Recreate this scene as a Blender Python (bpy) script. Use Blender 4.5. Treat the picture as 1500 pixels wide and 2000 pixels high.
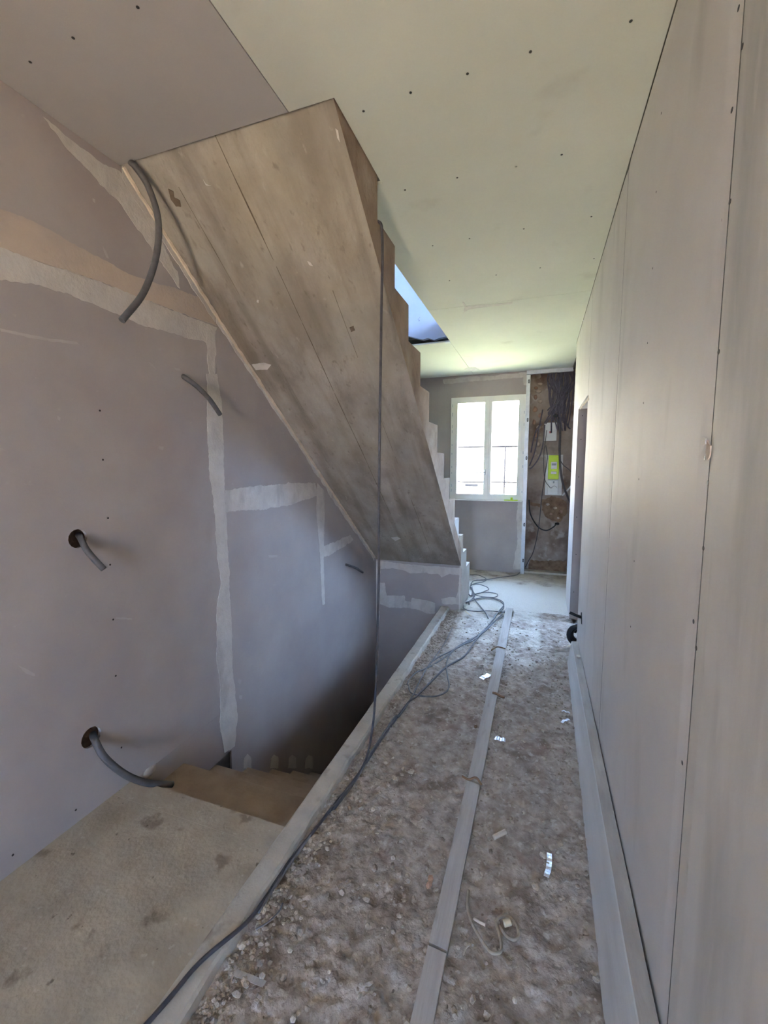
import bpy, bmesh, math, random
from mathutils import Vector, noise
random.seed(7)
sc = bpy.context.scene
for o in list(bpy.data.objects):
    bpy.data.objects.remove(o)
COL = sc.collection

# ------------------------------------------------------------------ camera
CAMZ = 1.38
FPX = 849.0
YAW, PITCH = -0.342882, -0.101815
_f = Vector((math.sin(YAW) * math.cos(PITCH), math.cos(YAW) * math.cos(PITCH), math.sin(PITCH)))
_r = Vector((math.cos(YAW), -math.sin(YAW), 0))
_u = _r.cross(_f)
CAM = Vector((0, 0, CAMZ))
cam_d = bpy.data.cameras.new('camera')
cam = bpy.data.objects.new('camera', cam_d)
COL.objects.link(cam)
cam.location = CAM
cam.rotation_euler = (math.pi / 2 + PITCH, 0, -YAW)
cam_d.sensor_fit = 'VERTICAL'
cam_d.sensor_height = 36
cam_d.lens = FPX * 36 / 2000
cam_d.clip_start = 0.02
sc.camera = cam

# ------------------------------------------------------------------ sky, sun, exposure
world = bpy.data.worlds.new('sky')
sc.world = world
world.use_nodes = True
bg = world.node_tree.nodes['Background']
bg.inputs[0].default_value = (0.40, 0.61, 1.0, 1)
bg.inputs[1].default_value = 34.0
sun_d = bpy.data.lights.new('sun', 'SUN')
sun_d.energy = 140.0
sun_d.color = (1.0, 0.93, 0.82)
sun_d.angle = math.radians(0.6)
sun = bpy.data.objects.new('sun', sun_d)
COL.objects.link(sun)
sun.location = (-6, -4, 12)
sun.rotation_euler = Vector((0.6, 0.28, -0.75)).to_track_quat('-Z', 'Y').to_euler()
sc.view_settings.view_transform = 'Standard'
sc.view_settings.look = 'None'
sc.view_settings.exposure = 0.98
sc.view_settings.gamma = 1.0
sc.view_settings.use_curve_mapping = False
sc.cycles.diffuse_bounces = 8
sc.cycles.max_bounces = 12

# ------------------------------------------------------------------ places found along lines of sight
def ray(px, py):
    return (_r * ((px - 750) / FPX) - _u * ((py - 1000) / FPX) + _f)
def on_x(px, py, X):
    v = ray(px, py); return CAM + v * (X / v.x)
def on_y(px, py, Y):
    v = ray(px, py); return CAM + v * (Y / v.y)
def on_z(px, py, Z):
    v = ray(px, py); return CAM + v * ((Z - CAMZ) / v.z)

# ------------------------------------------------------------------ materials
def lin(c):
    return tuple(((x / 255) / 12.92 if x / 255 <= 0.04045 else ((x / 255 + 0.055) / 1.055) ** 2.4) for x in c) + (1,)

def mk(name, a, b, scale=6, rough=0.9, bump=0.0, bscale=60, stretch=(1, 1, 1), rot=(0, 0, 0), stains=(), metal=0.0, detail=6, spec=0.3, bdist=0.01):
    m = bpy.data.materials.new(name)
    m.use_nodes = True
    nt = m.node_tree; N = nt.nodes; L = nt.links
    p = N['Principled BSDF']
    p.inputs['Roughness'].default_value = rough
    p.inputs['Metallic'].default_value = metal
    p.inputs['Specular IOR Level'].default_value = spec
    tc = N.new('ShaderNodeTexCoord')
    rmap = N.new('ShaderNodeMapping'); rmap.inputs['Rotation'].default_value = rot
    mp = N.new('ShaderNodeMapping'); mp.inputs['Scale'].default_value = stretch
    L.new(tc.outputs['Object'], rmap.inputs[0]); L.new(rmap.outputs[0], mp.inputs[0])
    n = N.new('ShaderNodeTexNoise'); n.inputs['Scale'].default_value = scale; n.inputs['Detail'].default_value = detail
    n.inputs['Roughness'].default_value = 0.6
    L.new(mp.outputs[0], n.inputs['Vector'])
    cr = N.new('ShaderNodeValToRGB')
    cr.color_ramp.elements[0].position = 0.32; cr.color_ramp.elements[1].position = 0.68
    cr.color_ramp.elements[0].color = lin(a); cr.color_ramp.elements[1].color = lin(b)
    L.new(n.outputs[0], cr.inputs[0])
    out = cr.outputs[0]
    for i, (col, ssc, lo, hi, amt, sst) in enumerate(stains):
        m2 = N.new('ShaderNodeMapping'); m2.inputs['Scale'].default_value = sst; m2.inputs['Location'].default_value = (3.1 * i + 1.7, 5.3 * i, 2.2 * i)
        L.new(rmap.outputs[0], m2.inputs[0])
        s = N.new('ShaderNodeTexNoise'); s.inputs['Scale'].default_value = ssc; s.inputs['Detail'].default_value = 5
        L.new(m2.outputs[0], s.inputs['Vector'])
        mr = N.new('ShaderNodeMapRange'); mr.inputs[1].default_value = lo; mr.inputs[2].default_value = hi; mr.inputs[4].default_value = amt
        L.new(s.outputs[0], mr.inputs[0])
        mx = N.new('ShaderNodeMix'); mx.data_type = 'RGBA'; mx.inputs[7].default_value = lin(col)
        L.new(mr.outputs[0], mx.inputs[0]); L.new(out, mx.inputs[6])
        out = mx.outputs[2]
    L.new(out, p.inputs['Base Color'])
    if bump:
        bn = N.new('ShaderNodeTexNoise'); bn.inputs['Scale'].default_value = bscale; bn.inputs['Detail'].default_value = 8
        L.new(mp.outputs[0], bn.inputs['Vector'])
        bp = N.new('ShaderNodeBump'); bp.inputs['Strength'].default_value = bump; bp.inputs['Distance'].default_value = bdist
        L.new(bn.outputs[0], bp.inputs['Height']); L.new(bp.outputs[0], p.inputs['Normal'])
    return m

SL = math.atan(0.798)
U1 = (1, 1, 1)
M = {}
M['board_grey'] = mk('grey_plasterboard', (159, 151, 148), (171, 163, 158), 2.2, 0.85, 0.05, 300, stains=(((178, 171, 165), 26, 0.69, 0.74, 0.35, U1), ((150, 136, 134), 1.4, 0.5, 0.7, 0.5, U1)))
M['board_pale'] = mk('pale_plasterboard', (196, 190, 184), (206, 201, 195), 2.0, 0.62, 0.04, 250, stains=(((160, 157, 150), 3.0, 0.58, 0.78, 0.55, (1, 1.6, 0.5)),), spec=0.3)
M['board_dusty'] = mk('dusty_plasterboard', (190, 186, 179), (204, 200, 193), 2.4, 0.66, 0.04, 250, stains=(((140, 138, 130), 3.2, 0.50, 0.75, 0.7, (1, 1.8, 0.4)), ((212, 208, 200), 9, 0.62, 0.72, 0.4, (1, 2, 0.4))), spec=0.3)
M['board_ceiling'] = mk('ceiling_plasterboard', (196, 197, 184), (204, 204, 192), 1.6, 0.85, 0.03, 250, stains=(((170, 168, 155), 4, 0.64, 0.78, 0.5, (1, 1, 1)),))
M['board_ceiling_grey_shade'] = mk('grey_shaded_ceiling_plasterboard', (166, 161, 157), (174, 169, 164), 1.8, 0.85, 0.03, 250)  # greyer board copy: shade beside the stair flight is put into its colour
M['scuff'] = mk('pale_scuff', (168, 160, 156), (178, 170, 166), 12, 0.9)
M['compound'] = mk('joint_compound', (184, 178, 171), (200, 194, 187), 12, 0.9, 0.25, 90, stains=(((162, 154, 150), 9, 0.54, 0.66, 0.5, (1, 1, 0.4)), ((198, 193, 186), 22, 0.58, 0.66, 0.5, (1, 1, 0.35))))
M['compound_beige'] = mk('beige_compound', (184, 168, 152), (190, 175, 160), 7, 0.9, 0.12, 80, stains=(((164, 154, 148), 6, 0.52, 0.66, 0.5, (1, 0.5, 1)),))
M['gypsum'] = mk('torn_gypsum', (186, 170, 152), (206, 192, 174), 20, 0.95, 0.4, 120)
M['soffit'] = mk('formed_concrete', (128, 121, 113), (166, 158, 148), 6, 0.9, 0.6, 60, stretch=(1.0, 0.55, 1), rot=(SL, 0, 0), detail=9,
                 stains=(((104, 94, 82), 5, 0.50, 0.72, 0.65, (2.2, 0.28, 1)), ((162, 150, 126), 1.5, 0.48, 0.66, 0.4, (1, 0.5, 1)), ((92, 83, 73), 30, 0.62, 0.74, 0.5, (1.2, 0.6, 1)), ((150, 146, 136), 2.6, 0.46, 0.62, 0.45, (1, 0.8, 1)), ((108, 96, 80), 2.1, 0.52, 0.66, 0.45, (1.4, 0.7, 1)), ((176, 168, 156), 26, 0.66, 0.74, 0.5, (1, 0.45, 1)), ((96, 88, 78), 3.0, 0.55, 0.75, 0.5, (3, 0.18, 1))))
M['stairside'] = mk('stair_side_concrete', (132, 114, 99), (162, 142, 125), 6, 0.9, 0.5, 50, stains=(((126, 104, 86), 14, 0.6, 0.72, 0.6, U1), ((190, 178, 160), 3, 0.55, 0.7, 0.5, U1)))
M['skim'] = mk('plaster_skim', (196, 192, 186), (210, 206, 200), 8, 0.85, 0.1, 60)
M['landing'] = mk('landing_concrete', (158, 147, 130), (178, 167, 148), 7, 0.9, 0.25, 70, stains=(((138, 126, 108), 5, 0.56, 0.72, 0.6, U1), ((104, 92, 78), 8, 0.63, 0.70, 0.6, U1), ((80, 70, 60), 24, 0.69, 0.73, 0.7, U1), ((192, 182, 165), 40, 0.64, 0.72, 0.5, U1)))
M['step'] = mk('step_concrete', (150, 134, 116), (168, 151, 131), 8, 0.9, 0.25, 70, stains=(((120, 104, 88), 6, 0.58, 0.72, 0.6, U1),))
M['kerb'] = mk('kerb_mortar', (172, 165, 154), (190, 183, 170), 10, 0.9, 0.25, 90, stains=(((128, 116, 102), 12, 0.58, 0.7, 0.6, U1),))
M['batten'] = mk('dusty_lath', (160, 153, 147), (178, 171, 164), 10, 0.85, 0.3, 30, stretch=(3, 0.25, 3), stains=(((120, 108, 96), 14, 0.6, 0.72, 0.5, (2, 0.3, 1)),))
M['beam'] = mk('grey_timber', (190, 188, 184), (206, 204, 200), 5, 0.8, 0.15, 25, stretch=(2, 0.3, 2), stains=(((170, 166, 160), 4, 0.55, 0.7, 0.5, (1.5, 0.4, 1.5)),))
M['beam_edge'] = mk('sawn_timber_edge', (154, 147, 139), (172, 165, 156), 14, 0.9, 0.3, 40, stretch=(2, 0.4, 2))
M['conduit'] = mk('grey_conduit', (78, 77, 78), (92, 91, 92), 30, 0.5, 0.1, 200)
M['dark_hole'] = mk('conduit_inside', (24, 23, 24), (30, 29, 30), 30, 0.9)
M['cable'] = mk('grey_cable', (94, 93, 97), (116, 115, 118), 40, 0.55)
M['cable_dark'] = mk('dark_cable', (64, 62, 66), (82, 80, 84), 40, 0.5)
M['bundle'] = mk('bundle_conduit', (78, 74, 86), (104, 100, 112), 18, 0.6)
M['black'] = mk('black_plastic', (26, 27, 30), (36, 37, 40), 30, 0.4)
M['screw'] = mk('dark_screw', (44, 40, 38), (58, 54, 50), 30, 0.5, metal=0.4)
M['steel'] = mk('galvanised_steel', (188, 192, 198), (206, 210, 214), 20, 0.4, metal=0.25)
M['upvc'] = mk('white_window_plastic', (226, 225, 220), (232, 231, 226), 5, 0.35)
M['seal_and_gap_shade'] = mk('window_seal_and_joint_shade', (90, 88, 86), (110, 106, 102), 20, 0.6)
M['film_mark'] = mk('film_print', (120, 136, 158), (150, 162, 178), 60, 0.6)
M['chrome'] = mk('handle_metal', (170, 172, 176), (190, 192, 196), 20, 0.3, metal=0.6)
M['lime'] = mk('lime_plastic', (176, 204, 40), (188, 212, 60), 15, 0.45)
M['white_plastic'] = mk('white_plastic', (206, 206, 206), (218, 218, 218), 15, 0.5)
M['grey_plastic'] = mk('grey_plastic', (120, 122, 128), (140, 142, 148), 15, 0.5)
M['red_plastic'] = mk('red_plastic', (170, 66, 70), (184, 80, 84), 15, 0.5)
M['rawwall'] = mk('raw_plaster_wall', (128, 114, 104), (160, 148, 138), 5, 0.95, 0.8, 20, stains=(((98, 76, 64), 3.2, 0.50, 0.64, 0.8, U1), ((188, 182, 176), 7, 0.60, 0.7, 0.6, U1)))
M['stone'] = mk('rubble_stone', (150, 132, 118), (184, 170, 158), 9, 0.95, 0.5, 40)
M['brick'] = mk('raw_brick', (140, 108, 94), (168, 140, 124), 9, 0.95, 0.5, 40)
M['earth'] = mk('brown_earth_mortar', (104, 82, 64), (140, 116, 94), 16, 0.95, 0.8, 50)
M['upper'] = mk('pale_upper_plaster', (184, 192, 206), (196, 204, 218), 2.5, 0.9, 0.1, 60, stains=(((110, 104, 106), 9, 0.70, 0.73, 0.9, U1),))
M['shell'] = mk('rough_masonry', (120, 112, 104), (146, 138, 128), 6, 0.95, 0.3, 30)
M['slab'] = mk('slab_concrete', (96, 90, 84), (116, 110, 102), 6, 0.95, 0.3, 30)
M['foil'] = mk('metal_strip', (206, 212, 222), (228, 232, 240), 90, 0.28, 0.4, 120, metal=0.85)
M['chip'] = mk('plaster_chip', (184, 173, 157), (200, 189, 173), 30, 0.9)
M['brickchip'] = mk('brick_chip', (168, 132, 110), (182, 148, 126), 30, 0.9)
M['gravel'] = mk('gravel', (122, 108, 96), (190, 178, 164), 30, 0.95, 0.3, 80)
M['twine'] = mk('dusty_cord', (142, 130, 114), (164, 152, 136), 60, 0.9)
M['wood'] = mk('pale_wood', (186, 168, 140), (204, 188, 160), 20, 0.8, stretch=(1, 0.3, 1))
M['twig'] = mk('brown_twig', (118, 92, 70), (138, 110, 86), 20, 0.9)
M['render'] = mk('house_render', (240, 222, 200), (244, 228, 208), 2, 0.9)
M['ledge'] = mk('beige_ledge', (176, 160, 138), (190, 174, 150), 4, 0.9)
M['grass'] = mk('sunlit_grass', (140, 143, 108), (166, 165, 132), 1.5, 0.95)
M['yard'] = mk('pale_yard', (214, 188, 152), (226, 200, 166), 1.5, 0.95)
M['rail'] = mk('railing_metal', (22, 22, 24), (28, 28, 30), 10, 0.9, spec=0.0)

# the rubble floor: brown-grey concrete with a pale dusty screed towards the window end
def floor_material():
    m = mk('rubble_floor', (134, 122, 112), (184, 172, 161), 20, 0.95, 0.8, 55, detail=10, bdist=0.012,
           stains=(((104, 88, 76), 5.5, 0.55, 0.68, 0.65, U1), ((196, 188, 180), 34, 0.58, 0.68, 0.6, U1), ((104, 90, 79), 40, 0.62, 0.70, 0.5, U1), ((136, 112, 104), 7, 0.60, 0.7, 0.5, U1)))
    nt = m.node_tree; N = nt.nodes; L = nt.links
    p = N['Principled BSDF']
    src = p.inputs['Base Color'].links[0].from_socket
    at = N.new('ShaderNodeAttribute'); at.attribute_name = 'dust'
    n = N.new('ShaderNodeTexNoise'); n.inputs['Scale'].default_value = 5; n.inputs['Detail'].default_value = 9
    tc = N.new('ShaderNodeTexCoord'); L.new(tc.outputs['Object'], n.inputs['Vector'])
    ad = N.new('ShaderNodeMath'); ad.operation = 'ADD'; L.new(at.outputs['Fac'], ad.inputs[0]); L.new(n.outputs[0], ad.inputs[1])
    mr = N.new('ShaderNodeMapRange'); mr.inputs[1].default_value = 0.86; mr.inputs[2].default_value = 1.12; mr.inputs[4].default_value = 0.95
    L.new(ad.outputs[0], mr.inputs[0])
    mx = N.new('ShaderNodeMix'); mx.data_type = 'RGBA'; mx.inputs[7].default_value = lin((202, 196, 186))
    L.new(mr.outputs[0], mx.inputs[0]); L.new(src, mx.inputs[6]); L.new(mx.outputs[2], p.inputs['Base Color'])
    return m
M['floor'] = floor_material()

def glass_material():
    m = bpy.data.materials.new('window_glass'); m.use_nodes = True
    nt = m.node_tree; N = nt.nodes; L = nt.links
    N.remove(N['Principled BSDF'])
    t = N.new('ShaderNodeBsdfTransparent'); t.inputs[0].default_value = (0.96, 0.97, 0.97, 1)
    g = N.new('ShaderNodeBsdfGlossy'); g.inputs['Roughness'].default_value = 0.02
    mx = N.new('ShaderNodeMixShader'); mx.inputs[0].default_value = 0.04; L.new(t.outputs[0], mx.inputs[1]); L.new(g.outputs[0], mx.inputs[2])
    L.new(mx.outputs[0], N['Material Output'].inputs[0])
    return m
M['glass'] = glass_material()

# ------------------------------------------------------------------ building helpers (all shapes given in world metres)
def wloc(o):
    v = Vector((0, 0, 0))
    while o is not None:
        v += o.location; o = o.parent
    return v

def link(name, me, mat, parent=None, origin=None, smooth=False):
    o = bpy.data.objects.new(name, me)
    COL.objects.link(o)
    base = wloc(parent) if parent else Vector((0, 0, 0))
    org = Vector(origin) if origin is not None else base
    for v in me.vertices:
        v.co -= org
    o.location = org - base
    o.parent = parent
    if mat:
        me.materials.append(M[mat])
    if smooth:
        me.polygons.foreach_set('use_smooth', [True] * len(me.polygons))
    return o

def bm_obj(name, bm, mat, parent=None, origin=None, smooth=False):
    bmesh.ops.recalc_face_normals(bm, faces=bm.faces)
    me = bpy.data.meshes.new(name); bm.to_mesh(me); bm.free()
    return link(name, me, mat, parent, origin, smooth)

def tag(o, label=None, cat=None, group=None, kind=None):
    if label: o['label'] = label
    if cat: o['category'] = cat
    if group: o['group'] = group
    if kind: o['kind'] = kind
    return o

def thing(name, label, cat, loc, group=None):
    o = bpy.data.objects.new(name, None); COL.objects.link(o); o.location = loc; o.empty_display_size = 0.05
    return tag(o, label, cat, group)

def struct(name, label, loc=(0, 0, 0)):
    o = bpy.data.objects.new(name, None); COL.objects.link(o); o.location = loc; o.empty_display_size = 0.05
    return tag(o, label, kind='structure')

def add_box(bm, a, b, bev=0.0):
    a = Vector(a); b = Vector(b)
    vs = [bm.verts.new((x, y, z)) for x in (a.x, b.x) for y in (a.y, b.y) for z in (a.z, b.z)]
    fs = [bm.faces.new([vs[i] for i in q]) for q in ((0, 1, 3, 2), (4, 6, 7, 5), (0, 4, 5, 1), (2, 3, 7, 6), (0, 2, 6, 4), (1, 5, 7, 3))]
    if bev:
        es = list({e for f in fs for e in f.edges})
        bmesh.ops.bevel(bm, geom=es, offset=bev, segments=2, profile=0.6, affect='EDGES')

def box(name, a, b, mat, parent=None, origin=None, bev=0.0):
    bm = bmesh.new(); add_box(bm, a, b, bev)
    return bm_obj(name, bm, mat, parent, origin)

def boxes(name, lst, mat, parent=None, origin=None):
    bm = bmesh.new()
    for a, b in lst: add_box(bm, a, b)
    return bm_obj(name, bm, mat, parent, origin)

def add_slab(bm, pts, off):
    off = Vector(off)
    f0 = [bm.verts.new(p) for p in pts]; f1 = [bm.verts.new(Vector(p) + off) for p in pts]
    n = len(pts)
    faces = [bm.faces.new(f0), bm.faces.new(f1[::-1])]
    for i in range(n):
        bm.faces.new((f0[i], f0[(i + 1) % n], f1[(i + 1) % n], f1[i]))
    for f in faces: f.normal_update()
    bmesh.ops.triangulate(bm, faces=faces, ngon_method='EAR_CLIP')

def slab(name, pts, off, mat, parent=None, origin=None):
    bm = bmesh.new(); add_slab(bm, pts, off)
    return bm_obj(name, bm, mat, parent, origin)

def ragged(pts, step=0.03, amt=0.006, seed=0):
    out = []; rnd = random.Random(seed)
    n = len(pts)
    for i in range(n):
        a = Vector(pts[i]); b = Vector(pts[(i + 1) % n])
        k = max(1, int((b - a).length / step))
        for j in range(k):
            p = a.lerp(b, j / k)
            out.append(p)
    return out, rnd, amt

def patch(name, pts, normal, mat, parent, thick=0.0018, step=0.025, amt=0.006, seed=1):
    step *= 0.5
    """A smear of plaster with an uneven rim lying on a surface."""
    nrm = Vector(normal).normalized()
    p, rnd, amt = ragged(pts, step, amt, seed)
    q = []
    for v in p:
        j = Vector((rnd.uniform(-1, 1), rnd.uniform(-1, 1), rnd.uniform(-1, 1))) * amt * 0.6
        j += noise.noise_vector(v * 14 + Vector((seed * 3.1, 0, 0))) * amt * 1.6
        j -= nrm * j.dot(nrm)
        q.append(v + j)
    return slab(name, [v - nrm * 0.0004 for v in q], nrm * (thick + 0.0004), mat, parent)

def spline(pts, per=8, closed=False):
    P = [Vector(p) for p in pts]; n = len(P); out = []
    rng = range(n) if closed else range(n - 1)
    for i in rng:
        p0 = P[(i - 1) % n] if closed or i > 0 else P[0] * 2 - P[1]
        p1 = P[i]; p2 = P[(i + 1) % n]
        p3 = P[(i + 2) % n] if closed or i + 2 < n else P[-1] * 2 - P[-2]
        for j in range(per):
            t = j / per
            out.append(0.5 * ((2 * p1) + (p2 - p0) * t + (2 * p0 - 5 * p1 + 4 * p2 - p3) * t * t + (3 * p1 - p0 - 3 * p2 + p3) * t ** 3))
    if not closed: out.append(P[-1])
    return out

def add_tube(bm, pts, r, sides=8, closed=False, per=8, hollow=0.0, sm=True):
    S = spline(pts, per, closed) if sm else [Vector(p) for p in pts]
    n = len(S); rings = []
    t = (S[1] - S[0]).normalized()
    nv = t.cross(Vector((0, 0, 1)))
    if nv.length < 0.05: nv = t.cross(Vector((1, 0, 0)))
    nv.normalize()
    for i in range(n):
        a = S[i - 1] if (i > 0 or closed) else S[i]; b = S[(i + 1) % n] if (i < n - 1 or closed) else S[i]
        t = (b - a)
        t = t.normalized() if t.length > 1e-9 else Vector((0, 0, 1))
        nv = nv - t * nv.dot(t)
        nv = nv.normalized() if nv.length > 1e-6 else t.orthogonal().normalized()
        bv = t.cross(nv)
        rr = r[i] if isinstance(r, list) else r
        rings.append([bm.verts.new(S[i] + (nv * math.cos(2 * math.pi * k / sides) + bv * math.sin(2 * math.pi * k / sides)) * rr) for k in range(sides)])
    m = n if closed else n - 1
    for i in range(m):
        A = rings[i]; B = rings[(i + 1) % n]
        for k in range(sides):
            bm.faces.new((A[k], A[(k + 1) % sides], B[(k + 1) % sides], B[k]))
    if not closed:
        bm.faces.new(rings[0][::-1])
        if hollow:
            end = rings[-1]; c = S[-1]; d = (S[-1] - S[-2]).normalized()
            inn = [bm.verts.new(c + (v.co - c) * hollow) for v in end]
            deep = [bm.verts.new(v.co - d * 0.03) for v in inn]
            for k in range(sides):
                bm.faces.new((end[k], end[(k + 1) % sides], inn[(k + 1) % sides], inn[k]))
                bm.faces.new((inn[k], inn[(k + 1) % sides], deep[(k + 1) % sides], deep[k]))
            bm.faces.new(deep)
        else:
            bm.faces.new(rings[-1])

def tube(name, pts, r, mat, parent=None, origin=None, **k):
    bm = bmesh.new(); add_tube(bm, pts, r, **k)
    return bm_obj(name, bm, mat, parent, origin, smooth=True)

def cut_holes(o, holes):
    """Bore round holes (centre, axis, radius) through a mesh."""
    for c, ax, r in holes:
        bm = bmesh.new(); a = Vector(ax).normalized() * 0.12
        add_tube(bm, [Vector(c) - a, Vector(c) + a], r, sides=16, sm=False)
        bmesh.ops.recalc_face_normals(bm, faces=bm.faces)
        me = bpy.data.meshes.new('cutter'); bm.to_mesh(me); bm.free()
        co = bpy.data.objects.new('cutter', me); COL.objects.link(co)
        md = o.modifiers.new('hole', 'BOOLEAN'); md.operation = 'DIFFERENCE'; md.solver = 'EXACT'; md.object = co
        bpy.context.view_layer.update()
        dg = bpy.context.evaluated_depsgraph_get()
        nm = bpy.data.meshes.new_from_object(o.evaluated_get(dg))
        o.modifiers.clear(); o.data = nm
        bpy.data.objects.remove(co)

# ------------------------------------------------------------------ main dimensions
H = 2.58                    # underside of the ceiling boards
XR = 0.293                  # corridor wall on the window-right side
XL = -1.62                  # stair wall
XL2 = -1.545                # stair wall where it meets the cross wall
YJ = 1.92                   # joint in the stair wall
YC = 4.09                   # cross wall under the stairs
YB = 5.87                   # face of the window wall
XS = -0.68                  # open side of the upper flight
XE = -0.85                  # edge of the opening / stairwell
def wall_x(y):
    return XL if y <= YJ else XL + (XL2 - XL) * (y - YJ) / (YC - YJ)
N2 = Vector((YC - YJ, -(XL2 - XL), 0)).normalized()
def on_wl(px, py):
    p = on_x(px, py, XL)
    if p.y <= YJ: return p
    v = ray(px, py)
    base = Vector((XL, YJ, 0))
    t = (base - CAM).dot(N2) / v.dot(N2)
    return CAM + v * t
def soff(y):                # underside of the upper flight
    return CAMZ + 1.209 - 0.798 * (y - 1.405)

# ------------------------------------------------------------------ outer shell: keeps the daylight to the openings
wl_shell = boxes('wall_left', [((-2.1, -2.8, -3.0), (-1.70, 6.3, 2.9))], 'shell'); tag(wl_shell, 'long stair wall lined with grey plasterboard and smeared joints', kind='structure')
wr_shell = boxes('wall_right', [((1.6, -2.8, -0.3), (1.72, 4.08, 2.9)), ((1.6, 4.72, -0.3), (1.72, 6.16, 2.9)), ((1.6, 4.08, -0.3), (1.72, 4.72, 1.05)), ((1.6, 4.08, 2.05), (1.72, 4.72, 2.9)), ((XR + 0.115, 4.72, 0), (XR + 0.15, 6.06, H)), ((XR + 0.060, -2.8, 0), (XR + 0.064, 3.33, H)),
                                ((XR + 0.060, 4.13, 0), (XR + 0.064, 4.70, H)), ((XR + 0.060, 3.33, 1.90), (XR + 0.064, 4.13, H))], 'shell')
tag(wr_shell, 'corridor partition of pale plasterboard with screwed joints and a doorway', kind='structure')
wb_shell = boxes('wall_back', [((-2.1, 5.90, -0.3), (-1.13, 6.04, 2.9)), ((-1.13, 5.90, -0.3), (-0.19, 6.04, 0.96)), ((-1.13, 5.90, 2.30), (-0.19, 6.04, 2.9)),
                               ((-0.19, 6.06, -0.3), (1.8, 6.16, 2.9)), ((-0.19, 5.90, -0.3), (-0.17, 6.06, 2.9))], 'rawwall')
tag(wb_shell, 'end wall with the window and a raw masonry niche', kind='structure')
wrear = boxes('wall_rear', [((-2.1, -3.0, -0.3), (-0.40, -2.8, 2.9)), ((0.08, -3.0, -0.3), (1.8, -2.8, 2.9)), ((-0.40, -3.0, 2.05), (0.08, -2.8, 2.9))], 'shell')  # unseen opening added behind the camera, sized to set the fill light
tag(wrear, 'wall behind the viewer with an added opening that lets in fill light', kind='structure')

# ------------------------------------------------------------------ ceiling: slab above, plasterboards below
ceil = boxes('ceiling', [((-2.1, -3.0, 2.68), (1.8, 1.40, 2.9)), ((XE + 0.0, 1.40, 2.68), (1.8, 4.36, 2.9)), ((-2.1, 4.42, 2.68), (1.8, 6.04, 2.9)), ((-0.19, 6.0, 2.68), (1.8, 6.16, 2.9))], 'slab')
tag(ceil, 'boarded ceiling with open seams above stairs and corridor', kind='structure')
g = 0.0018
def cboard(pts, mat):
    return slab('plasterboard', [(x, y, H) for x, y in pts], (0, 0, 0.013), mat, ceil)
cb = [cboard([(-1.70, -2.8), (-0.845 - g, -2.8), (-0.845 - g, 1.403), (-1.70, 1.403)], 'board_ceiling_grey_shade'),
      cboard([(-0.845 + g, -2.8), (XR - 0.003, -2.8), (XR - 0.003, 0.40 - g), (-0.845 + g, 0.40 - g)], 'board_ceiling'),
      cboard([(-0.845 + g, 0.40 + g), (XR - 0.003, 0.40 + g), (XR - 0.003, 3.395 - g), (XE, 3.395 - g), (XE, 1.86), (XS + 0.006, 1.86), (XS + 0.006, 1.403), (-0.845 + g, 1.403)], 'board_ceiling'),
      cboard([(XE, 3.395 + g), (XR - 0.003, 3.395 + g), (XR - 0.003, 4.74), (0.33, 4.74), (0.33, YB - 0.01), (XE, YB - 0.01)], 'board_ceiling'),
      cboard([(-1.70, 4.30), (XE - 2 * g, 4.27), (XE - 2 * g, YB - 0.01), (-1.70, YB - 0.01)], 'board_ceiling')]

g = 0.0008
SCREW_ME = None
def screw(p, nrm, parent, r=0.0045):
    """One sunk screw head: shares its shape with all the others."""
    global SCREW_ME
    if SCREW_ME is None:
        bm = bmesh.new(); add_tube(bm, [(0, 0, -0.003), (0, 0, 0.0008)], 1.0, sides=8, sm=False)
        for v in bm.verts:
            v.co.x *= 0.0045; v.co.y *= 0.0045
        bmesh.ops.recalc_face_normals(bm, faces=bm.faces)
        SCREW_ME = bpy.data.meshes.new('screw'); bm.to_mesh(SCREW_ME); bm.free()
        SCREW_ME.materials.append(M['screw'])
    o = bpy.data.objects.new('screw', SCREW_ME); COL.objects.link(o)
    o.parent = parent; o.location = Vector(p) - wloc(parent)
    o.rotation_euler = Vector(nrm).to_track_quat('Z', 'Y').to_euler()
    s = r / 0.0045
    o.scale = (s, s, 1)
    return o

for x, y in ((143, 74), (59, 121), (269, 14)):
    screw(on_z(x, y, H), (0, 0, -1), cb[0])
for x, y in ((1232, 41), (1036, 101), (913, 144), (802, 181), (710, 217), (1097, 302), (1008, 325), (893, 347), (791, 371), (1023, 447), (917, 466), (845, 480), (1155, 423), (1160, 505), (1055, 523), (969, 537), (878, 548)):
    screw(on_z(x, y, H), (0, 0, -1), cb[2])
# smeared filler on the far ceiling seam
patch('joint_compound', [on_z(x, y, H) for x, y in ((905, 612), (907, 600), (903, 590), (906, 590), (910, 598), (1000, 590), (1001, 593), (915, 604))], (0, 0, -1), 'compound', ceil, amt=0.003, step=0.05)
patch('joint_compound', [on_z(x, y, H) for x, y in ((906, 722), (914, 717), (928, 717), (936, 722), (920, 725))], (0, 0, -1), 'compound', ceil, amt=0.006)
# steel angle at the corner of the opening and hidden rail above the niche
box('angle_bracket', (XE - 0.05, 4.255, H - 0.006), (XE - 0.006, 4.30, H), 'steel', ceil)

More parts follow.
